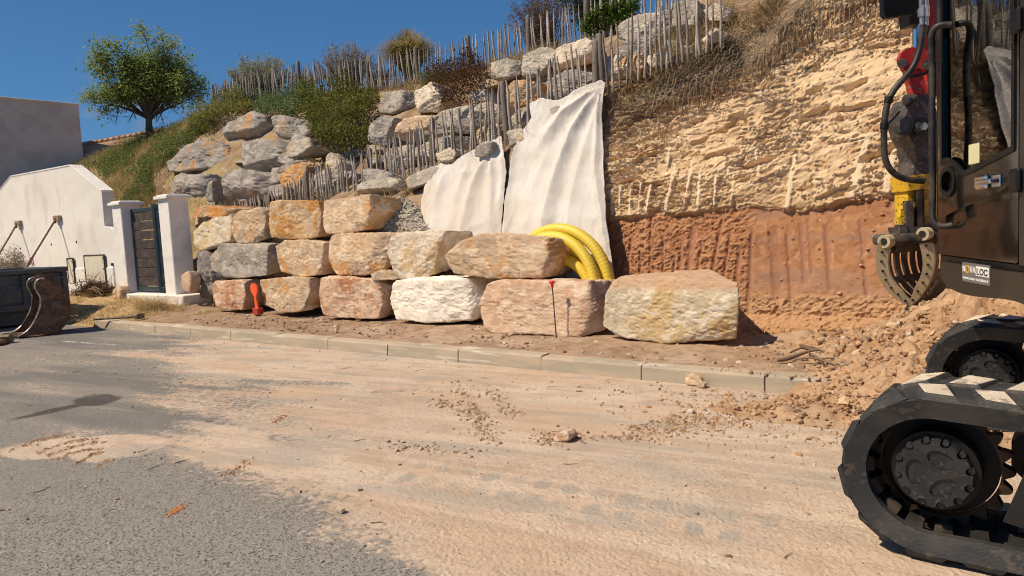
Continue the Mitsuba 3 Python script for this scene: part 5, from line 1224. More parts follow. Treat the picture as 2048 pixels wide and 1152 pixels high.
def loose_rock(name, label, pxs, base_py, pal, seed, cat_="rock", zb=None, m=24, p=12):
    """a lone rock from its outline in the photo, standing where its lowest outline point meets the ground"""
    rs = np.random.default_rng(seed); cx = np.mean([a for a, _ in pxs]); u, v = at_z(cx, base_py, zb or 0)
    x, f = outline_rock([at_v(a, b, v) for a, b in pxs], v, (max(a for a, _ in pxs) - min(a for a, _ in pxs)) / 320, rs, m, p=p, rough=1.2)
    return tag(obj(name, mikit.ply(mesh(to_world(x), f), "m_rock", smooth=True, color=rock_color(x, pal, rs, .4))), label, cat_)


loose_rock("loose_rock", "orange tan rock lying against the face of the kerb", [(1365, 758), (1372, 748), (1388, 747), (1400, 754), (1406, 768), (1396, 774), (1368, 770)], 773, "ochre", 1)
loose_rock("loose_rock", "small stone against the right side of the orange tan rock by the kerb", [(1392, 770), (1400, 763), (1410, 768), (1408, 775), (1395, 776)], 777, "ochre", 2)
loose_rock("loose_rock", "orange earth slab tilted on the soil heap behind the near track", [(1757, 735), (1768, 718), (1800, 692), (1812, 690), (1806, 712), (1785, 732), (1765, 742)], 742, "orange", 3, zb=.12)
loose_rock("loose_rock", "upright brown slab left of the orange earth slab on the heap", [(1735, 742), (1742, 712), (1752, 708), (1756, 722), (1745, 742)], 744, "rust", 4, zb=.12)
loose_rock("loose_rock", "flat orange rock at the foot of the bank right of the branches", [(1700, 688), (1706, 676), (1735, 674), (1741, 690), (1728, 699), (1705, 699)], 699, "orange", 5, zb=.16)
loose_rock("loose_rock", "lone pebble on the dusty road between kerb and near track", [(1374, 824), (1378, 820), (1384, 822), (1384, 828), (1376, 829)], 828, "cream", 6, m=12)
loose_rock("loose_rock", "whitish pebble on the dust patch at the lower left", [(672, 1022), (676, 1018), (680, 1021), (679, 1027), (674, 1027)], 1027, "cream", 7, m=12)
loose_rock("loose_rock", "brown clod with crumbs on the road left of the branch pile", [(1104, 877), (1112, 866), (1130, 862), (1140, 872), (1136, 884), (1112, 886)], 885, "rust", 8, m=16)
br = thing("branch_pile", "small pile of bare grey brown branches on the verge before the bank", "branches")
B0 = [[(1556, 716), (1590, 712), (1640, 708), (1660, 712)], [(1600, 700), (1640, 702), (1680, 725), (1705, 736)], [(1580, 702), (1610, 700), (1640, 696)], [(1640, 698), (1670, 708), (1700, 722)], [(1590, 716), (1630, 722), (1665, 730), (1705, 735)], [(1600, 690), (1650, 704), (1690, 728)], [(1630, 716), (1660, 722), (1690, 718)], [(1620, 708), (1640, 718), (1645, 730)]]
for k, pxs in enumerate(B0):
    pp = [W(*at_z(a, b + 2, .17), .165 + rg.uniform(.005, .045) * (0 < i < len(pxs) - 1 or k % 2)) for i, (a, b) in enumerate(pxs)]; m = tube(spline(pp, 14), np.linspace(.016, .006, 14) * (1.1 if k < 2 else .6), 6); part("branch", m, "m_vcol", br, smooth=True, color=tint(m, (.24, .17, .12), f=10))
# ------------------------------------------------------------------ midi excavator
from shapely.geometry import Polygon, Point
from shapely import affinity as aff
ex_t = thing("excavator", "tracked excavator with dark cab, red arm and slotted grab at the right", "excavator")
DUST = (.30, .235, .175)
scene["m_rubber"] = {"type": "twosided", "bsdf": {"type": "bumpmap", "arbitrary": grain(160, .0025), "bsdf": {"type": "principled", "roughness": .62, "specular": .35, "base_color": worn((.026, .028, .031), (.048, .047, .046), 7.0, .42, .68, (.062, .056, .05))}}}
scene["m_tread"] = {"type": "twosided", "bsdf": {"type": "bumpmap", "arbitrary": grain(120, .003), "bsdf": {"type": "principled", "roughness": .75, "specular": .25, "base_color": worn((.42, .37, .30), (.50, .44, .36), 6.0, .35, .6, (.26, .23, .19))}}}
simple("m_black", worn((.006, .006, .007), (.011, .0105, .010), 5.0, .5, .7), .5, 0, .3)
simple("m_hub", worn((.022, .025, .029), (.036, .037, .038), 14.0, .45, .65, (.07, .062, .054)), .40, .25, .5)
simple("m_dirty_black", worn((.02, .019, .018), (.075, .055, .04), 8.0, .45, .65), .75, 0, .25)
simple("m_sprocket", worn((.05, .032, .02), (.10, .06, .035), 14.0), .55, .5, .4)
scene["m_paint"] = {"type": "twosided", "bsdf": {"type": "bumpmap", "arbitrary": mikit.proc(lambda p, n, uv: .0035 * fbm(p.x * 5, p.y * 5, p.z * 5, 2), .004), "bsdf": {"type": "principled", "base_color": worn((.009, .008, .007), (.014, .012, .010), 3.0), "roughness": .09, "specular": .5, "clearcoat": .4, "clearcoat_gloss": .95}}}
simple("m_skirt", worn((.020, .017, .015), (.032, .026, .021), 3.0), .42, 0, .4)
simple("m_red", worn((.42, .022, .022), (.33, .02, .02), 6.0, .5, .7, (.22, .12, .09)), .38, 0, .5, clearcoat=.4)
simple("m_machine_yellow", worn((.66, .42, .025), (.52, .33, .03), 8.0, .45, .7, (.12, .09, .05)), .42, 0, .5)
simple("m_cast", worn((.065, .064, .062), (.12, .11, .10), 9.0, .4, .65, (.20, .17, .14)), .48, .45, .5)
simple("m_grab", worn((.42, .365, .25), (.52, .45, .31), 9.0, .4, .6, (.58, .44, .12)), .45, .1, .5)
simple("m_grab_in", worn((.11, .10, .085), (.19, .165, .13), 9.0), .5, .2, .4)
simple("m_chrome", (.72, .74, .78), .12, 1.0, .5)
simple("m_hose", worn((.022, .022, .023), (.055, .05, .045), 12.0), .5, 0, .35)
simple("m_seat", worn((.035, .035, .038), (.05, .05, .05), 8.0), .85, 0, .2)
scene["m_glass"] = {"type": "thindielectric", "int_ior": 1.52}
scene["m_tinted_glass"] = {"type": "thindielectric", "int_ior": 1.52, "specular_transmittance": rgb(.07, .09, .08)}
simple("m_paper", (.62, .60, .36), .9, 0, .1); simple("m_sign", (.14, .14, .145), .45, 0, .4); simple("m_white", (.74, .74, .74), .5, 0, .4); simple("m_amber", (.62, .33, .06), .5, 0, .4)

# ---- crawler tracks
TO = np.array([1.41, 2.48, 0]); RW = .40


def loop_pts(n=260, l=2.05, r0=.268, z0=.31, r1=.235, z1=.28):
    """centre line of the belt (a, z) and its outward normals: drive sprocket at a = 0, idler at a = l"""
    P = []
    th = np.linspace(np.pi / 2, 3 * np.pi / 2, 60); P += [(r0 * np.cos(t) * 1.03, z0 + r0 * np.sin(t)) for t in th]
    P += [(a, lerp(z0 - r0, z1 - r1, a / l)) for a in np.linspace(0, l, 60)[1:]]
    th = np.linspace(-np.pi / 2, np.pi / 2, 60); P += [(l + r1 * np.cos(t), z1 + r1 * np.sin(t)) for t in th[1:]]
    P += [(a, lerp(z1 + r1, z0 + r0, 1 - a / l) - .012 * math.sin(np.pi * a / l)) for a in np.linspace(l, 0, 60)[1:-1]]
    P = np.array(P); P = np.vstack([P, P[:1]]); d = np.r_[0, np.cumsum(np.linalg.norm(np.diff(P, axis=0), axis=1))]; s = np.linspace(0, d[-1], n + 1)[:-1]
    Q = np.stack([np.interp(s, d, P[:, k]) for k in (0, 1)], -1); t = np.roll(Q, -1, 0) - np.roll(Q, 1, 0); t /= np.linalg.norm(t, axis=1, keepdims=True); return Q, np.stack([-t[:, 1], t[:, 0]], -1) * -1, d[-1]


LQ, LN, LL = loop_pts()


def trk(a, v, z): return TO + np.asarray(a)[..., None] * S + np.asarray(v)[..., None] * N + np.asarray(z)[..., None] * Zax


sec = [(-.006, .012), (-.018, .0), (-.0, .0 - .0), (.018, .004), (.018, RW - .004), (-.018, RW), ]
sec = [(-.062, .022), (.008, .0), (.018, .012), (.018, RW - .012), (.008, RW), (-.062, RW - .022), (-.058, RW - .065), (-.018, RW - .085), (-.018, .085), (-.058, .065)]   # (out, v)
V = np.array([[trk(np.array(q[0] + n[0] * o), np.array(v), np.array(q[1] + n[1] * o)) for o, v in sec] for q, n in zip(LQ, LN)]); n_, k_ = V.shape[:2]
f = np.array([(i * k_ + j, i * k_ + (j + 1) % k_, ((i + 1) % n_) * k_ + (j + 1) % k_, ((i + 1) % n_) * k_ + j) for i in range(n_) for j in range(k_)])
BELT = mesh(V.reshape(-1, 3), f); BELT.fix_normals()


def at_loop(s):
    i = (s % 1.0) * len(LQ); k = int(i) % len(LQ); return LQ[k], LN[k]


def lug(s, va, vb, skew):
    """one rubber tread block on the outside of the belt"""
    q, n = at_loop(s); t = np.array([-n[1], n[0]]); P = []
    for o, hl, dv in ((.012, .066, 0.0), (.027, .054, .008), (.032, .048, .013)):
        for v, sk in ((va + dv, -skew), (vb - dv, skew)):
            for e in (-hl, hl): w = q + n * (o - (e + sk) ** 2 * 1.2) + t * (e + sk); P.append(trk(np.array(w[0]), np.array(v), np.array(w[1])))
    return trimesh.convex.convex_hull(np.array(P))


def pad(s, va, vb, skew):
    """the dusty worn face of a tread block"""
    q, n = at_loop(s); t = np.array([-n[1], n[0]]); P = []
    for o, hl, dv in ((.0315, .044, .018), (.0335, .041, .021)):
        for v, sk in ((va + dv, -skew), (vb - dv, skew)):
            for e in (-hl, hl): w = q + n * (o - (e + sk) ** 2 * 1.2) + t * (e + sk); P.append(trk(np.array(w[0]), np.array(v), np.array(w[1])))
    return trimesh.convex.convex_hull(np.array(P))


NL = int(round(LL / .172)); lugs = []
for k in range(NL): lugs += [(lug(k / NL, .0, .185, .022), pad(k / NL, .0, .185, .022), at_loop(k / NL)[1][1]), (lug((k + .5) / NL, .215, RW, -.022), pad((k + .5) / NL, .215, RW, -.022), at_loop((k + .5) / NL)[1][1])]
cores = []
NC = 52
for k in range(NC):
    q, n = at_loop(k / NC); t = np.array([-n[1], n[0]]); q3 = lambda o, v, e: trk(np.array(q[0] + n[0] * o + t[0] * e), np.array(v), np.array(q[1] + n[1] * o + t[1] * e))
    for va, vb in ((.09, .15), (.25, .31)): cores.append(trimesh.convex.convex_hull(np.array([q3(o, v, e) for o, wv, we in ((-.014, 0, .036), (-.070, .012, .026)) for v in (va + wv, vb - wv) for e in (-we, we)])))
sp = []
for k in range(21 * 8):
    th = k / (21 * 8) * 2 * np.pi; r = .212 + .018 * np.cos(21 * th) ; sp.append((r * np.cos(th), .31 + r * np.sin(th)))
tb_ = Polygon(sp).difference(Point(0, .31).buffer(.188, 48)); SPROCKET = prism(tb_, TO + N * .225, S, Zax, .045)   # thickened towards the camera
HUBZ = .318
hub = Point(0, 0).buffer(.118, 64)
for k in range(12): hub = hub.difference(Point(.115 * math.cos(k * np.pi / 6 + .2), .115 * math.sin(k * np.pi / 6 + .2)).buffer(.0155, 12))
ov = aff.scale(Point(0, 0).buffer(1, 32), .047, .030)
cut = hub
for k in range(3): a = k * 2 * np.pi / 3 + 1.1; cut = cut.difference(aff.translate(aff.rotate(ov, math.degrees(a) + 90), .056 * math.cos(a), .056 * math.sin(a)))


def hubz(shape, v, d): return prism(aff.translate(shape, .0, HUBZ), TO + N * v, S, Zax, d)


HUB_PARTS = [("cover_base", hubz(hub, .075, .030), "m_hub"), ("cover_face", hubz(cut, .0448, .010), "m_hub"), ("drive_housing", hubz(Point(0, 0).buffer(.140, 64), .16, .083), "m_black"),
             ("drive_plate", hubz(Point(0, 0).buffer(.186, 64), .245, .05), "m_black")]
bolts = [cat(hubz(Point(.115 * math.cos(k * np.pi / 6 + .2), .115 * math.sin(k * np.pi / 6 + .2)).buffer(.0105, 6), .07, .022)) for k in range(12)] + [hubz(Point(.170 * math.cos(k * np.pi / 9), .170 * math.sin(k * np.pi / 9)).buffer(.007, 6), .234, .012) for k in range(18)]
FRAME = [("track_frame", prism([(.24, .14), (1.85, .12), (1.95, .28), (1.85, .46), (.55, .50), (.27, .44)], TO + N * .30, S, Zax, .20)), ("frame_bracket", prism([(.20, .17), (.40, .13), (.46, .40), (.30, .47)], TO + N * .115, S, Zax, .03))]
ROLLERS = [tube([trk(np.array(a), np.array(.06), np.array(.135)), trk(np.array(a), np.array(.34), np.array(.135))], .075, 20) for a in (.50, .85, 1.2, 1.55)]
IDLER = tube([trk(np.array(2.05), np.array(.09), np.array(.28)), trk(np.array(2.05), np.array(.31), np.array(.28))], .20, 32)
for i, off in enumerate((np.zeros(3), N * 1.80)):
    tk = f"{ex_t}__crawler_track" + ("" if i == 0 else "_001"); tr = {"to_world": T().translate(off.tolist())}

    def put(name, m, bs, **kw): scene[numbered(f"{tk}__{name}")] = {**mikit.ply(m, bs, **kw), **tr}
    put("rubber_belt", BELT, "m_rubber", smooth=40)
    for m, pd_, up_ in lugs:
        put("tread_lug", m, "m_rubber")
        if up_ > .9: put("tread_pad", pd_, "m_tread")
    for m in cores: put("guide_lug", m, "m_dirty_black")
    put("sprocket", SPROCKET, "m_sprocket")
    for nm, m, bs in HUB_PARTS: put(nm, m, bs)
    for m in bolts: put("bolt", m, "m_hub")
    for nm, m in FRAME: put(nm, m, "m_dirty_black")
    for m in ROLLERS: put("roller", m, "m_black", smooth=40)
    put("idler_wheel", IDLER, "m_black", smooth=40)
labels[f"{ex_t}__crawler_track"] = {"label": "near rubber crawler track with dusty tread lugs"}
labels[f"{ex_t}__crawler_track_001"] = {"label": "far crawler track"}
cc = TO + S * 1.0 + N * 1.10
part("undercarriage_frame", cat(frame_box(cc, S, N, Zax, (-.55, -.70, .30), (.55, .70, .55), .05), frame_box(cc, S, N, Zax, (-.8, -.72, .22), (-.3, .72, .40), .04), frame_box(cc, S, N, Zax, (.3, -.72, .22), (.8, .72, .40), .04)), "m_dirty_black", ex_t)
m = trimesh.creation.cylinder(.48, .20, sections=40); m.apply_translation(cc + Zax * .65); part("swing_ring", m, "m_black", ex_t, smooth=40)

# ---- upper structure: rearward axis ER (to the right in the picture), outward axis EL
EF = np.array([.19, .982, 0]); EF /= np.linalg.norm(EF); EL = np.array([-EF[1], EF[0], 0]); ER = -EF
CA = at_y(1878, 508, 4.0); CZ = CA[2]; CO = np.array([CA[0], CA[1], 0])


def cab_pt(px, py, off=0.0):
    r = ray(px, py); p = CAMPOS + r * (((CO + EL * off - CAMPOS) @ EL) / (r @ EL)); return (p - CO) @ ER, p[2]


def cabp(pxs, off, depth, holes=()):
    """a plate on the cab side with this outline in the photo; off = its inner face, thickened outwards"""
    g = Polygon([cab_pt(*q, off) for q in pxs], [[cab_pt(*q, off) for q in h] for h in holes]).buffer(0); return prism(g, CO + EL * off, ER, Zax, depth)


def cabbox(a0, a1, l0, l1, z0, z1, b=.008): return frame_box(CO, ER, EL, Zax, (a0, l0, z0), (a1, l1, z1), b)


def curve_px(p, n=14): return [tuple(q) for q in spline(p, n)]


AR = cab_pt(2038, 528)[0]; ZT = 2.52
glass_low = curve_px([(1886, 325), (1902, 321), (1915, 331), (1926, 346)], 10) + curve_px([(1934, 346), (1981, 322), (2030, 297)], 10)
gl = [cab_pt(*q) for q in glass_low]; g_in = Polygon(gl + [(gl[-1][0], ZT - .12), (gl[0][0], ZT - .12)])
door_out = Polygon([(.0, CZ + .0), (AR, CZ), (AR, ZT), (.0, ZT)]).buffer(-.02).buffer(.02)
c1 = cab_pt(1899, 363); spk = aff.scale(Point(c1).buffer(1, 40), .085, .066)
sw = Polygon([cab_pt(*q) for q in curve_px([(1893, 432), (1935, 412), (1985, 392), (2024, 366)], 16) + curve_px([(2030, 376), (2015, 402), (1975, 425), (1930, 442), (1893, 460)], 16)]).buffer(0)
panel = prism(door_out.difference(g_in).difference(spk).difference(sw), CO - EL * .03, ER, Zax, .034); part("door", panel, "m_paint", ex_t)
DK = f"{ex_t}__door"
part("recess_panel", prism(sw.buffer(.004), CO - EL * .032, ER, Zax, .018), "m_paint", DK); part("lower_glass", prism(spk.buffer(.004), CO - EL * .03, ER, Zax, .012), "m_black", DK)
part("glass_ring", prism(spk.buffer(.014).difference(spk.buffer(-.012)), CO + EL * .0045, ER, Zax, .010), "m_black", DK)
part("glass_seal", prism(g_in.buffer(.012).difference(g_in.buffer(-.014)), CO + EL * .0042, ER, Zax, .006), "m_black", DK)
gp = g_in.buffer(-.006); V = np.array(gp.exterior.coords)[:-1]; tri = trimesh.creation.triangulate_polygon(gp, engine="earcut"); part("window", mesh(np.array([CO - EL * .012 + ER * a + Zax * z for a, z in tri[0]]), tri[1]), "m_tinted_glass", DK)
h0, h1 = cab_pt(1961, 366), cab_pt(2001, 358)
part("handle", cat(cabbox(h0[0], h0[0] + .12, .0045, .03, h0[1] - .03, h0[1] + .035, .01), cabbox(h0[0] + .14, h1[0] + .02, .0045, .012, h0[1] - .025, h0[1] + .03, .004), cabbox(h0[0] + .05, h1[0] + .0, .0315, .045, h0[1] - .01, h0[1] + .014, .006)), "m_chrome", DK)
part("door_edge", cabbox(-.012, -.002, -.04, .006, CZ, ZT, .003), "m_black", ex_t)
pb = cab_pt(1957, 0, -.06)[0]
part("sliding_pane_edge", cabbox(pb - .006, pb + .006, -.055, -.04, cab_pt(1957, 186, -.05)[1], ZT - .05, .003), "m_slate", DK)
ia, ib = cab_pt(1903, 100, -.16)[0], cab_pt(1903, 212, -.16)[1]
part("inner_grab_rail", tube([CO - EL * .16 + ER * ia + Zax * (ZT - .1), CO - EL * .16 + ER * ia + Zax * (ib + .03), CO - EL * .15 + ER * (ia + .05) + Zax * ib, CO - EL * .10 + ER * (cab_pt(1956, 190, -.1)[0]) + Zax * (cab_pt(1956, 190, -.1)[1])], .017, 8), "m_black", ex_t, smooth=50)
# cab shell behind the door
CWD = 1.02; AB = AR + .08
part("rear_pillar", cabbox(AR + .012, AR + .15, -.06, .012, CZ - .02, ZT, .015), "m_skirt", ex_t)
for zz_ in (CZ + .30, CZ + .95): part("hinge", cat(cabbox(AR - .02, AR + .06, .0125, .035, zz_, zz_ + .10, .008)), "m_black", ex_t)
part("cab_floor", cabbox(-.05, AR + .15, -CWD, -.04, CZ - .05, CZ + .02, .01), "m_black", ex_t)
part("cab_rear_wall", cabbox(AR + .02, AR + .10, -CWD + .02, -.065, CZ + .021, ZT - .01, .01), "m_black", ex_t)
part("cab_right_wall", cabbox(-.0, AR + .0, -CWD, -CWD + .05, CZ + .021, ZT - .01, .01), "m_black", ex_t)
part("cab_roof", cabbox(-.12, AR + .22, -CWD - .02, .03, ZT + .002, ZT + .10, .04), "m_skirt", ex_t)
for l0, l1 in ((-.09, -.032), (-CWD + .051, -CWD + .11)): part("front_pillar", cabbox(-.05, .018, l0, l1, CZ + .021, ZT, .012), "m_black", ex_t)
part("windscreen", mesh([CO + ER * -.03 - EL * a + Zax * z for a, z in ((.09, CZ + .3), (CWD - .11, CZ + .3), (CWD - .11, ZT - .05), (.09, ZT - .05))], [(0, 1, 2, 3)]), "m_tinted_glass", ex_t)
part("front_panel", cabbox(-.05, -.0, -CWD + .111, -.091, CZ + .021, CZ + .3, .01), "m_paint", ex_t)
part("seat", cat(cabbox(.62, 1.08, -.78, -.30, CZ + .30, CZ + .44, .05), cabbox(1.0, 1.13, -.78, -.30, CZ + .42, CZ + 1.05, .05), cabbox(.7, 1.0, -.7, -.38, CZ + .021, CZ + .30, .02)), "m_seat", ex_t)
part("console", cat(cabbox(.50, 1.0, -.26, -.14, CZ + .30, CZ + .52, .03), cabbox(.50, 1.0, -.94, -.82, CZ + .30, CZ + .52, .03)), "m_seat", ex_t)
jx = CO + ER * .54 - EL * .2; part("joystick", cat(tube([jx + Zax * (CZ + .52), jx + Zax * (CZ + .66)], [.018, .014], 8), tube([jx + Zax * (CZ + .655), jx + Zax * (CZ + .76)], [.025, .030], 10)), "m_black", ex_t, smooth=50)
na = cab_pt(1943, 309, 0.0); part("paper_note", cabbox(na[0] - .06, na[0] + .06, -.0115, -.0100, na[1] - .045, na[1] + .05, .0005), "m_paper", ex_t, label="pale yellow paper stuck on the door glass")
# hand rail on the front corner
r0 = CO + EL * .075 + ER * -.02
a_t, z_t = cab_pt(1863, 70, .075); a_b, z_b = cab_pt(1863, 440, .075)
rr_ = CO + EL * .075
part("hand_rail", tube(spline([CO + EL * .0 + ER * (a_t + .055) + Zax * (z_t + .03), rr_ + ER * (a_t + .02) + Zax * (z_t + .015), rr_ + ER * a_t + Zax * (z_t - .06), rr_ + ER * a_t + Zax * ((z_t + z_b) / 2), rr_ + ER * a_t + Zax * (z_b + .06), rr_ + ER * (a_t + .02) + Zax * (z_b - .01), CO + ER * (a_t + .06) + Zax * (z_b - .03)], 60), .0165, 12), "m_hose", ex_t, smooth=50)
# skirt with the hire firm's sticker
SO = .03
low = curve_px([(1881, 548), (1888, 566), (1906, 580), (1960, 594), (2060, 616)], 24)
sk_poly = [cab_pt(1880, 516, SO)] + [cab_pt(*q, SO) for q in low]; a_end = sk_poly[-1][0]; zlow = sk_poly[-1][1]; ztop = CZ - .035
sk_poly = [(sk_poly[0][0], ztop)] + sk_poly[1:] + [(a_end + .9, zlow - .01), (a_end + .9, ztop)]
part("skirt", prism(Polygon(sk_poly).buffer(0), CO - EL * .55, ER, Zax, .55 + SO), "m_skirt", ex_t, smooth=25)
part("deck", cabbox(-.10, 2.2, -1.85, -.56, .74, CZ - .04, .03), "m_black", ex_t); part("sill_gap", cabbox(.02, 2.1, -.5, .0, CZ - .036, CZ - .003, .004), "m_black", ex_t)
part("engine_cover", cabbox(AR + .25, 2.3, -1.95, .02, CZ - .03, CZ + .75, .10), "m_skirt", ex_t)
part("side_cover", cabbox(-.10, AR + .24, -1.90, -CWD - .06, CZ - .03, CZ + .35, .06), "m_skirt", ex_t)
q = [cab_pt(x, y, SO) for x, y in ((1925, 523), (1981, 532), (1981, 573), (1925, 561))]; sa0, sa1 = q[0][0], q[1][0]; sz1 = (q[0][1] + q[1][1]) / 2; sz0 = (q[2][1] + q[3][1]) / 2; sw_, sh_ = sa1 - sa0, sz1 - sz0
part("hire_sticker", cabbox(sa0, sa1, SO + .0005, SO + .002, sz0, sz1, .0005), "m_sign", ex_t); SK = f"{ex_t}__hire_sticker"


def letters(txt, x, z, h, width, m, bold=True, lift=.0022):
    tm = meshkit.text_mesh(txt, h, .0012, bold); s = width / (tm.bounds[1][0] - tm.bounds[0][0]); tm.apply_translation([-tm.bounds[0][0], 0, 0]); tm.apply_scale([s, 1, 1])
    M = np.eye(4); M[:3, 0], M[:3, 1], M[:3, 2], M[:3, 3] = ER, Zax, EL, CO + ER * x + Zax * z + EL * (SO + lift); tm.apply_transform(M); part("lettering", tm, m, SK)


part("white_box", cabbox(sa0 + sw_ * .52, sa1 - sw_ * .03, SO + .0022, SO + .003, sz0 + sh_ * .40, sz1 - sh_ * .12, .0003), "m_white", SK)
letters("N", sa0 + sw_ * .03, sz0 + sh_ * .52, sh_ * .30, sw_ * .10, "m_white"); letters("O", sa0 + sw_ * .14, sz0 + sh_ * .46, sh_ * .40, sw_ * .15, "m_amber"); letters("VA", sa0 + sw_ * .30, sz0 + sh_ * .52, sh_ * .30, sw_ * .20, "m_white")
letters("LOC", sa0 + sw_ * .56, sz0 + sh_ * .47, sh_ * .30, sw_ * .37, "m_black", lift=.0032); letters("www.nova-location.fr", sa0 + sw_ * .04, sz0 + sh_ * .14, sh_ * .13, sw_ * .92, "m_white")

# ---- mirror, arm, coupler, grab: in front of the cab
def yp(pxs, y, depth, off=0.0):
    """plate facing the viewer at distance y with this outline in the photo, thickened away from the road"""
    g = Polygon([(p[0], p[2]) for p in (at_y(*q, y) for q in pxs)]).buffer(0); return prism(g, np.array([0, y + depth, 0]), np.array([1.0, 0, 0]), Zax, depth)


def ypt(px, py, y): return at_y(px, py, y)


def ytube(pxs, y, r, seg=14, n=None, dy=0.0): return tube([ypt(a, b, y) for a, b in pxs] if n is None else spline([ypt(a, b, y + dy * i) for i, (a, b) in enumerate(pxs)], n), r, seg)


part("mirror", yp([(1766, -30), (1836, -30), (1838, 16), (1828, 28), (1774, 35), (1768, 28)], 4.45, .05), "m_black", ex_t); part("mirror_arm", tube([ypt(1830, -20, 4.47), ypt(1880, -30, 4.2)], .014, 8), "m_black", ex_t, smooth=40)
YA = 5.75
part("stick", cat(yp([(1851, -150), (1884, -150), (1890, 185), (1866, 196), (1858, 100)], YA + .03, .20)), "m_red", ex_t, label="red arm of the excavator")
STK = f"{ex_t}__stick"
part("link_lobe", yp(curve_px([(1803, 128), (1800, 116), (1808, 101), (1824, 95), (1846, 97), (1866, 108)], 18) + [(1872, 140), (1852, 146), (1838, 135), (1820, 146), (1810, 142)], YA - .03, .05), "m_red", STK)
part("link_plate", yp([(1815, 138), (1836, 134), (1846, 150), (1855, 182), (1842, 189), (1826, 187), (1820, 160)], YA - .01, .08), "m_red", STK)
for px, py, r in ((1804, 126, .034), (1854, 129, .036)): part("pin", tube([ypt(px, py, YA - .07), ypt(px, py, YA + .18)], r, 16), "m_cast", STK, smooth=40)
part("cylinder_body", tube([ypt(1836, -120, YA + .05), ypt(1832, 48, YA + .02)], .052, 18), "m_black", ex_t, smooth=40); part("cylinder_rod", tube([ypt(1832, 44, YA + .02), ypt(1832, 112, YA + .02)], .025, 18), "m_chrome", ex_t, smooth=40)
part("cylinder_collar", yp([(1816, 26), (1846, 26), (1844, 46), (1820, 50)], YA - .06, .14), "m_black", ex_t)
for px in (1843, 1852): part("hose_coupling", cat(ytube([(px, -60), (px, 22)], YA - .12, .020), ytube([(px, 12), (px, 34)], YA - .12, .026, 6), ytube([(px, 34), (px + 1, 52)], YA - .12, .017)), "m_bright_steel", ex_t, smooth=40)
# hoses
part("hose", ytube([(1846, 50), (1840, 95), (1822, 140), (1792, 175), (1776, 205), (1769, 245), (1768, 290), (1775, 330), (1796, 352), (1822, 360), (1848, 362)], YA - .16, .0235, 12, 70), "m_hose", ex_t, smooth=50)
part("hose", ytube([(1855, 52), (1858, 70), (1872, 85), (1880, 92)], YA - .12, .016, 10, 20), "m_hose", ex_t, smooth=50)
part("hose", ytube([(1770, 252), (1792, 232), (1800, 222)], YA - .15, .007, 8, 12), "m_hose", ex_t, smooth=50); part("hose", ytube([(1805, 158), (1830, 152), (1858, 143), (1872, 120)], YA - .14, .011, 8, 20), "m_hose", ex_t, smooth=50)
for px, py in ((1776, 200), (1768, 252)): part("hose_clamp", tube([ypt(px + 2, py - 6, YA - .16), ypt(px, py + 6, YA - .16)], .030, 10), "m_black", ex_t, smooth=40)
# coupler / tilting head
cp_ = f"{ex_t}__tilting_head"
part("tilting_head", cat(yp([(1822, 196), (1846, 188), (1868, 196), (1876, 240), (1876, 352), (1826, 352), (1833, 320), (1828, 290), (1816, 270), (1808, 240), (1812, 215)], YA, .26)), "m_cast", ex_t)
part("cheek_plate", yp(curve_px([(1812, 236), (1818, 214), (1832, 202), (1850, 206), (1866, 222)], 12) + [(1866, 246), (1846, 236), (1830, 242), (1822, 262), (1812, 262)], YA - .035, .03), "m_cast", cp_)
for px, py, r, y0, y1, sx in ((1805, 254, .075, -.10, .10, 0), (1846, 256, .062, -.08, .1, 0), (1815, 201, .036, -.10, .2, 0), (1826, 198, .028, -.09, .1, 0)):
    d = np.array([.55, 1.0, 0]); d /= np.linalg.norm(d); p = ypt(px, py, YA); part("pin", cat(tube([p + d * y0, p + d * y1], r, 20), tube([p + d * (y0 - .012), p + d * (y0 - .0005)], r * .72, 20)), "m_cast", cp_, smooth=40)
p = ypt(1846, 256, YA); part("pin_nut", tube([p + np.array([.5, 1, 0]) * -.115, p + np.array([.5, 1, 0]) * -.085], .030, 6), "m_bright_steel", cp_)
rh = f"{ex_t}__rotator"
part("rotator", cat(yp([(1814, 352), (1880, 344), (1880, 372), (1818, 382)], YA - .02, .26), yp([(1816, 383), (1880, 374), (1880, 470), (1830, 478), (1816, 466)], YA + .03, .20)), "m_machine_yellow", ex_t)
part("guard_plate", yp([(1812, 402), (1826, 400), (1828, 460), (1814, 462)], YA - .03, .05), "m_cast", rh); part("guard_plate", yp([(1834, 380), (1848, 378), (1850, 470), (1836, 470)], YA - .02, .04), "m_dirty_black", rh)
part("lug_plate", yp([(1803, 418), (1808, 420), (1816, 446), (1806, 448), (1800, 434)], YA, .05), "m_machine_yellow", rh); part("rotator_flange", yp([(1815, 455), (1880, 450), (1880, 480), (1820, 480)], YA - .03, .30), "m_cast", rh)
part("pin_block", cat(yp([(1800, 449), (1814, 449), (1815, 470), (1806, 476), (1800, 468)], YA - .04, .08)), "m_cast", rh)

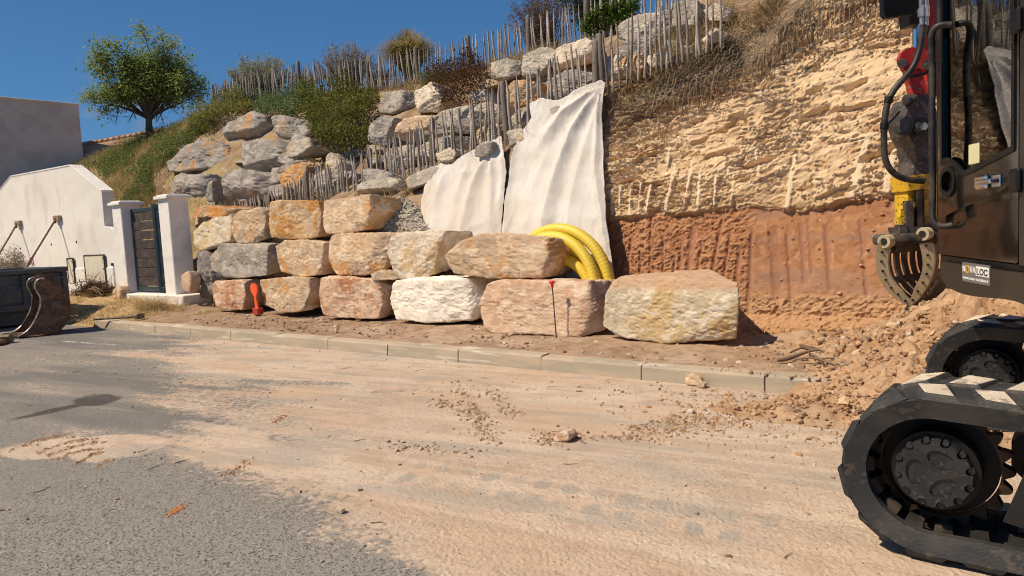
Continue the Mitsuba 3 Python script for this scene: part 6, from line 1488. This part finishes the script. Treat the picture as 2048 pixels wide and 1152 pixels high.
# grab: two slotted shells hung from pins; its long axis runs away to the right
GX = np.array([.80, .60, 0]); GP = np.array([.60, -.80, 0])    # axis of the shells; across
gd = np.array([.85, .53, 0])                                     # direction in which the shells run back
YG = 5.55; GW = .62
prof_l = [(1762, 478), (1753, 500), (1752, 530), (1760, 560), (1776, 584), (1800, 603), (1820, 612)]
prof_r = [(1857, 464), (1866, 495), (1868, 530), (1862, 556), (1848, 582), (1836, 598), (1820, 612)]
gr_ = f"{ex_t}__grab"
shells = {}
for side, prof_ in (("l", prof_l), ("r", prof_r)):
    C2 = np.array(spline([(ypt(*q, YG)[0], ypt(*q, YG)[2]) for q in prof_], 40)); cen = np.array([ypt(1812, 520, YG)[0], ypt(1812, 520, YG)[2]])
    t = np.gradient(C2, axis=0); t /= np.linalg.norm(t, axis=1, keepdims=True); n2 = np.stack([-t[:, 1], t[:, 0]], -1); n2 *= np.sign(((cen - C2) * n2).sum(1))[:, None]
    P3 = lambda q, w: np.array([q[0], YG, q[1]]) + gd * w
    # end rims: flat cheek bands at both ends
    wid = np.interp(np.linspace(0, 1, 40), [0, .12, .8, 1], [.075, .095, .075, .03])[:, None]; inner = C2 + n2 * wid
    for w0 in (0, GW):
        Vv = np.concatenate([[P3(q, w0) for q in C2], [P3(q, w0) for q in inner], [P3(q, w0 + .022) for q in C2], [P3(q, w0 + .022) for q in inner]]); k = 40; F_ = []
        for i in range(k - 1): F_ += [(i, i + 1, k + i + 1, k + i), (2 * k + i, 3 * k + i, 3 * k + i + 1, 2 * k + i + 1), (i, 2 * k + i, 2 * k + i + 1, i + 1), (k + i, k + i + 1, 3 * k + i + 1, 3 * k + i)]
        F_ += [(0, k, 3 * k, 2 * k), (k - 1, 3 * k - 1, 4 * k - 1, 2 * k - 1)]
        part("shell_rim", mesh(Vv, F_), "m_grab", gr_)
        if w0 == 0:
            for s in np.linspace(6, 36, 7): i = int(s); p = P3((C2[i] + inner[i]) / 2, -.004); part("rim_bolt", tube([p - gd * .006, p + gd * .006], .0085, 8), "m_black", gr_)
            part("pin_boss", tube([P3((C2[0] + inner[0]) / 2, -.02), P3((C2[0] + inner[0]) / 2, .05)], .050, 20), "m_grab", gr_, smooth=40); part("pin", tube([P3((C2[0] + inner[0]) / 2, -.026), P3((C2[0] + inner[0]) / 2, -.005)], .026, 16), "m_hole", gr_, smooth=40)
    # slotted shell plate in (s, w): bars between two rows of slots
    s_ = np.r_[0, np.cumsum(np.linalg.norm(np.diff(C2, axis=0), axis=1))]; Ltot = s_[-1]; ns_, nw_ = 56, 68; sv = np.linspace(.0, Ltot, ns_); wv = np.linspace(.0225, GW - .0005, nw_); on = np.ones((ns_ - 1, nw_ - 1), bool)
    sc, wc = (sv[1:] + sv[:-1]) / 2 / Ltot, (wv[1:] + wv[:-1]) / 2
    for s0, s1 in ((.20, .50), (.58, .86)):
        for kk in range(5): w1 = .07 + kk * .108; on[np.ix_((sc > s0) & (sc < s1), (wc > w1) & (wc < w1 + .052))] = False
    Cc = np.stack([np.interp(sv, s_, C2[:, k]) for k in (0, 1)], -1); Nn = np.stack([np.interp(sv, s_, n2[:, k]) for k in (0, 1)], -1)
    lay = []
    for o in (0.0, .016): lay.append(np.array([[P3(Cc[i] + Nn[i] * o, w) for w in wv] for i in range(ns_)]))
    Vv = np.concatenate([l.reshape(-1, 3) for l in lay]); K = ns_ * nw_; F_ = []; idx = lambda i, j: i * nw_ + j
    for i in range(ns_ - 1):
        for j in range(nw_ - 1):
            if not on[i, j]: continue
            a, b, c_, d_ = idx(i, j), idx(i, j + 1), idx(i + 1, j + 1), idx(i + 1, j); F_ += [(a, b, c_, d_), (K + a, K + d_, K + c_, K + b)]
            for (p_, q_), (ii, jj) in (((a, b), (i - 1, j)), ((b, c_), (i, j + 1)), ((c_, d_), (i + 1, j)), ((d_, a), (i, j - 1))):
                if not (0 <= ii < ns_ - 1 and 0 <= jj < nw_ - 1 and on[ii, jj]): F_.append((p_, K + p_, K + q_, q_))
    part("shell", mesh(Vv, F_), "m_grab_in", gr_)
p = (ypt(1764, 484, YG), ypt(1860, 478, YG)); part("cross_tube", tube([p[0] + gd * .06, p[1] + gd * .06], .042, 16), "m_dirty_black", gr_, smooth=40); part("cross_tube", tube([p[0] + gd * (GW - .05), p[1] + gd * (GW - .05)], .042, 16), "m_dirty_black", gr_, smooth=40)
part("hanger", cat(yp([(1790, 470), (1800, 468), (1806, 500), (1800, 506), (1792, 500)], YG + .05, .03), yp([(1842, 458), (1852, 456), (1858, 492), (1848, 496)], YG + .05, .03), frame_box(ypt(1820, 478, YG + .3), gd, np.cross(Zax, gd), Zax, (-.30, -.14, -.03), (.30, .14, .05), .02)), "m_cast", gr_)
labels[gr_] = {"label": "slotted steel grab shells hanging open ended over the soil heap"}
# boom over the cab front, above the picture
top_ = ypt(1868, -150, YA + .12); hb = CO + EF * .2 - EL * (CWD + .28) + Zax * 1.2
part("boom", tube(spline([top_ + [0, .02, .35], top_ + [.02, -.7, .75], (top_ + hb) / 2 + Zax * .85, hb], 24), np.linspace(.13, .17, 24), 10), "m_red", ex_t, smooth=50)
part("stick_end", tube([top_ - Zax * .1, top_ + [0, .02, .45]], [.12, .14], 10), "m_red", STK, smooth=40)

# ------------------------------------------------------------------ groups of alike things
GROUPS = {"shoring_prop": "shoring props on the white wall", "gate_pillar": "white gate pillars", "paling_fence": "paling fences on the slope", "creeping_shrub": "creeping shrubs on the rockery",
          "grey_shrub": "bushes behind the upper fence", "dead_bush": "dead bushes on the left slope", "dust_sheet": "cloth sheets over the slope", "small_boulder": "small stones by the gate pillars", "loose_rock": "loose rocks on the ground"}
for key, d in labels.items():
    stem = key[:-4] if key[-4:-3] == "_" and key[-3:].isdigit() else key
    if stem in GROUPS: d["group"] = GROUPS[stem]
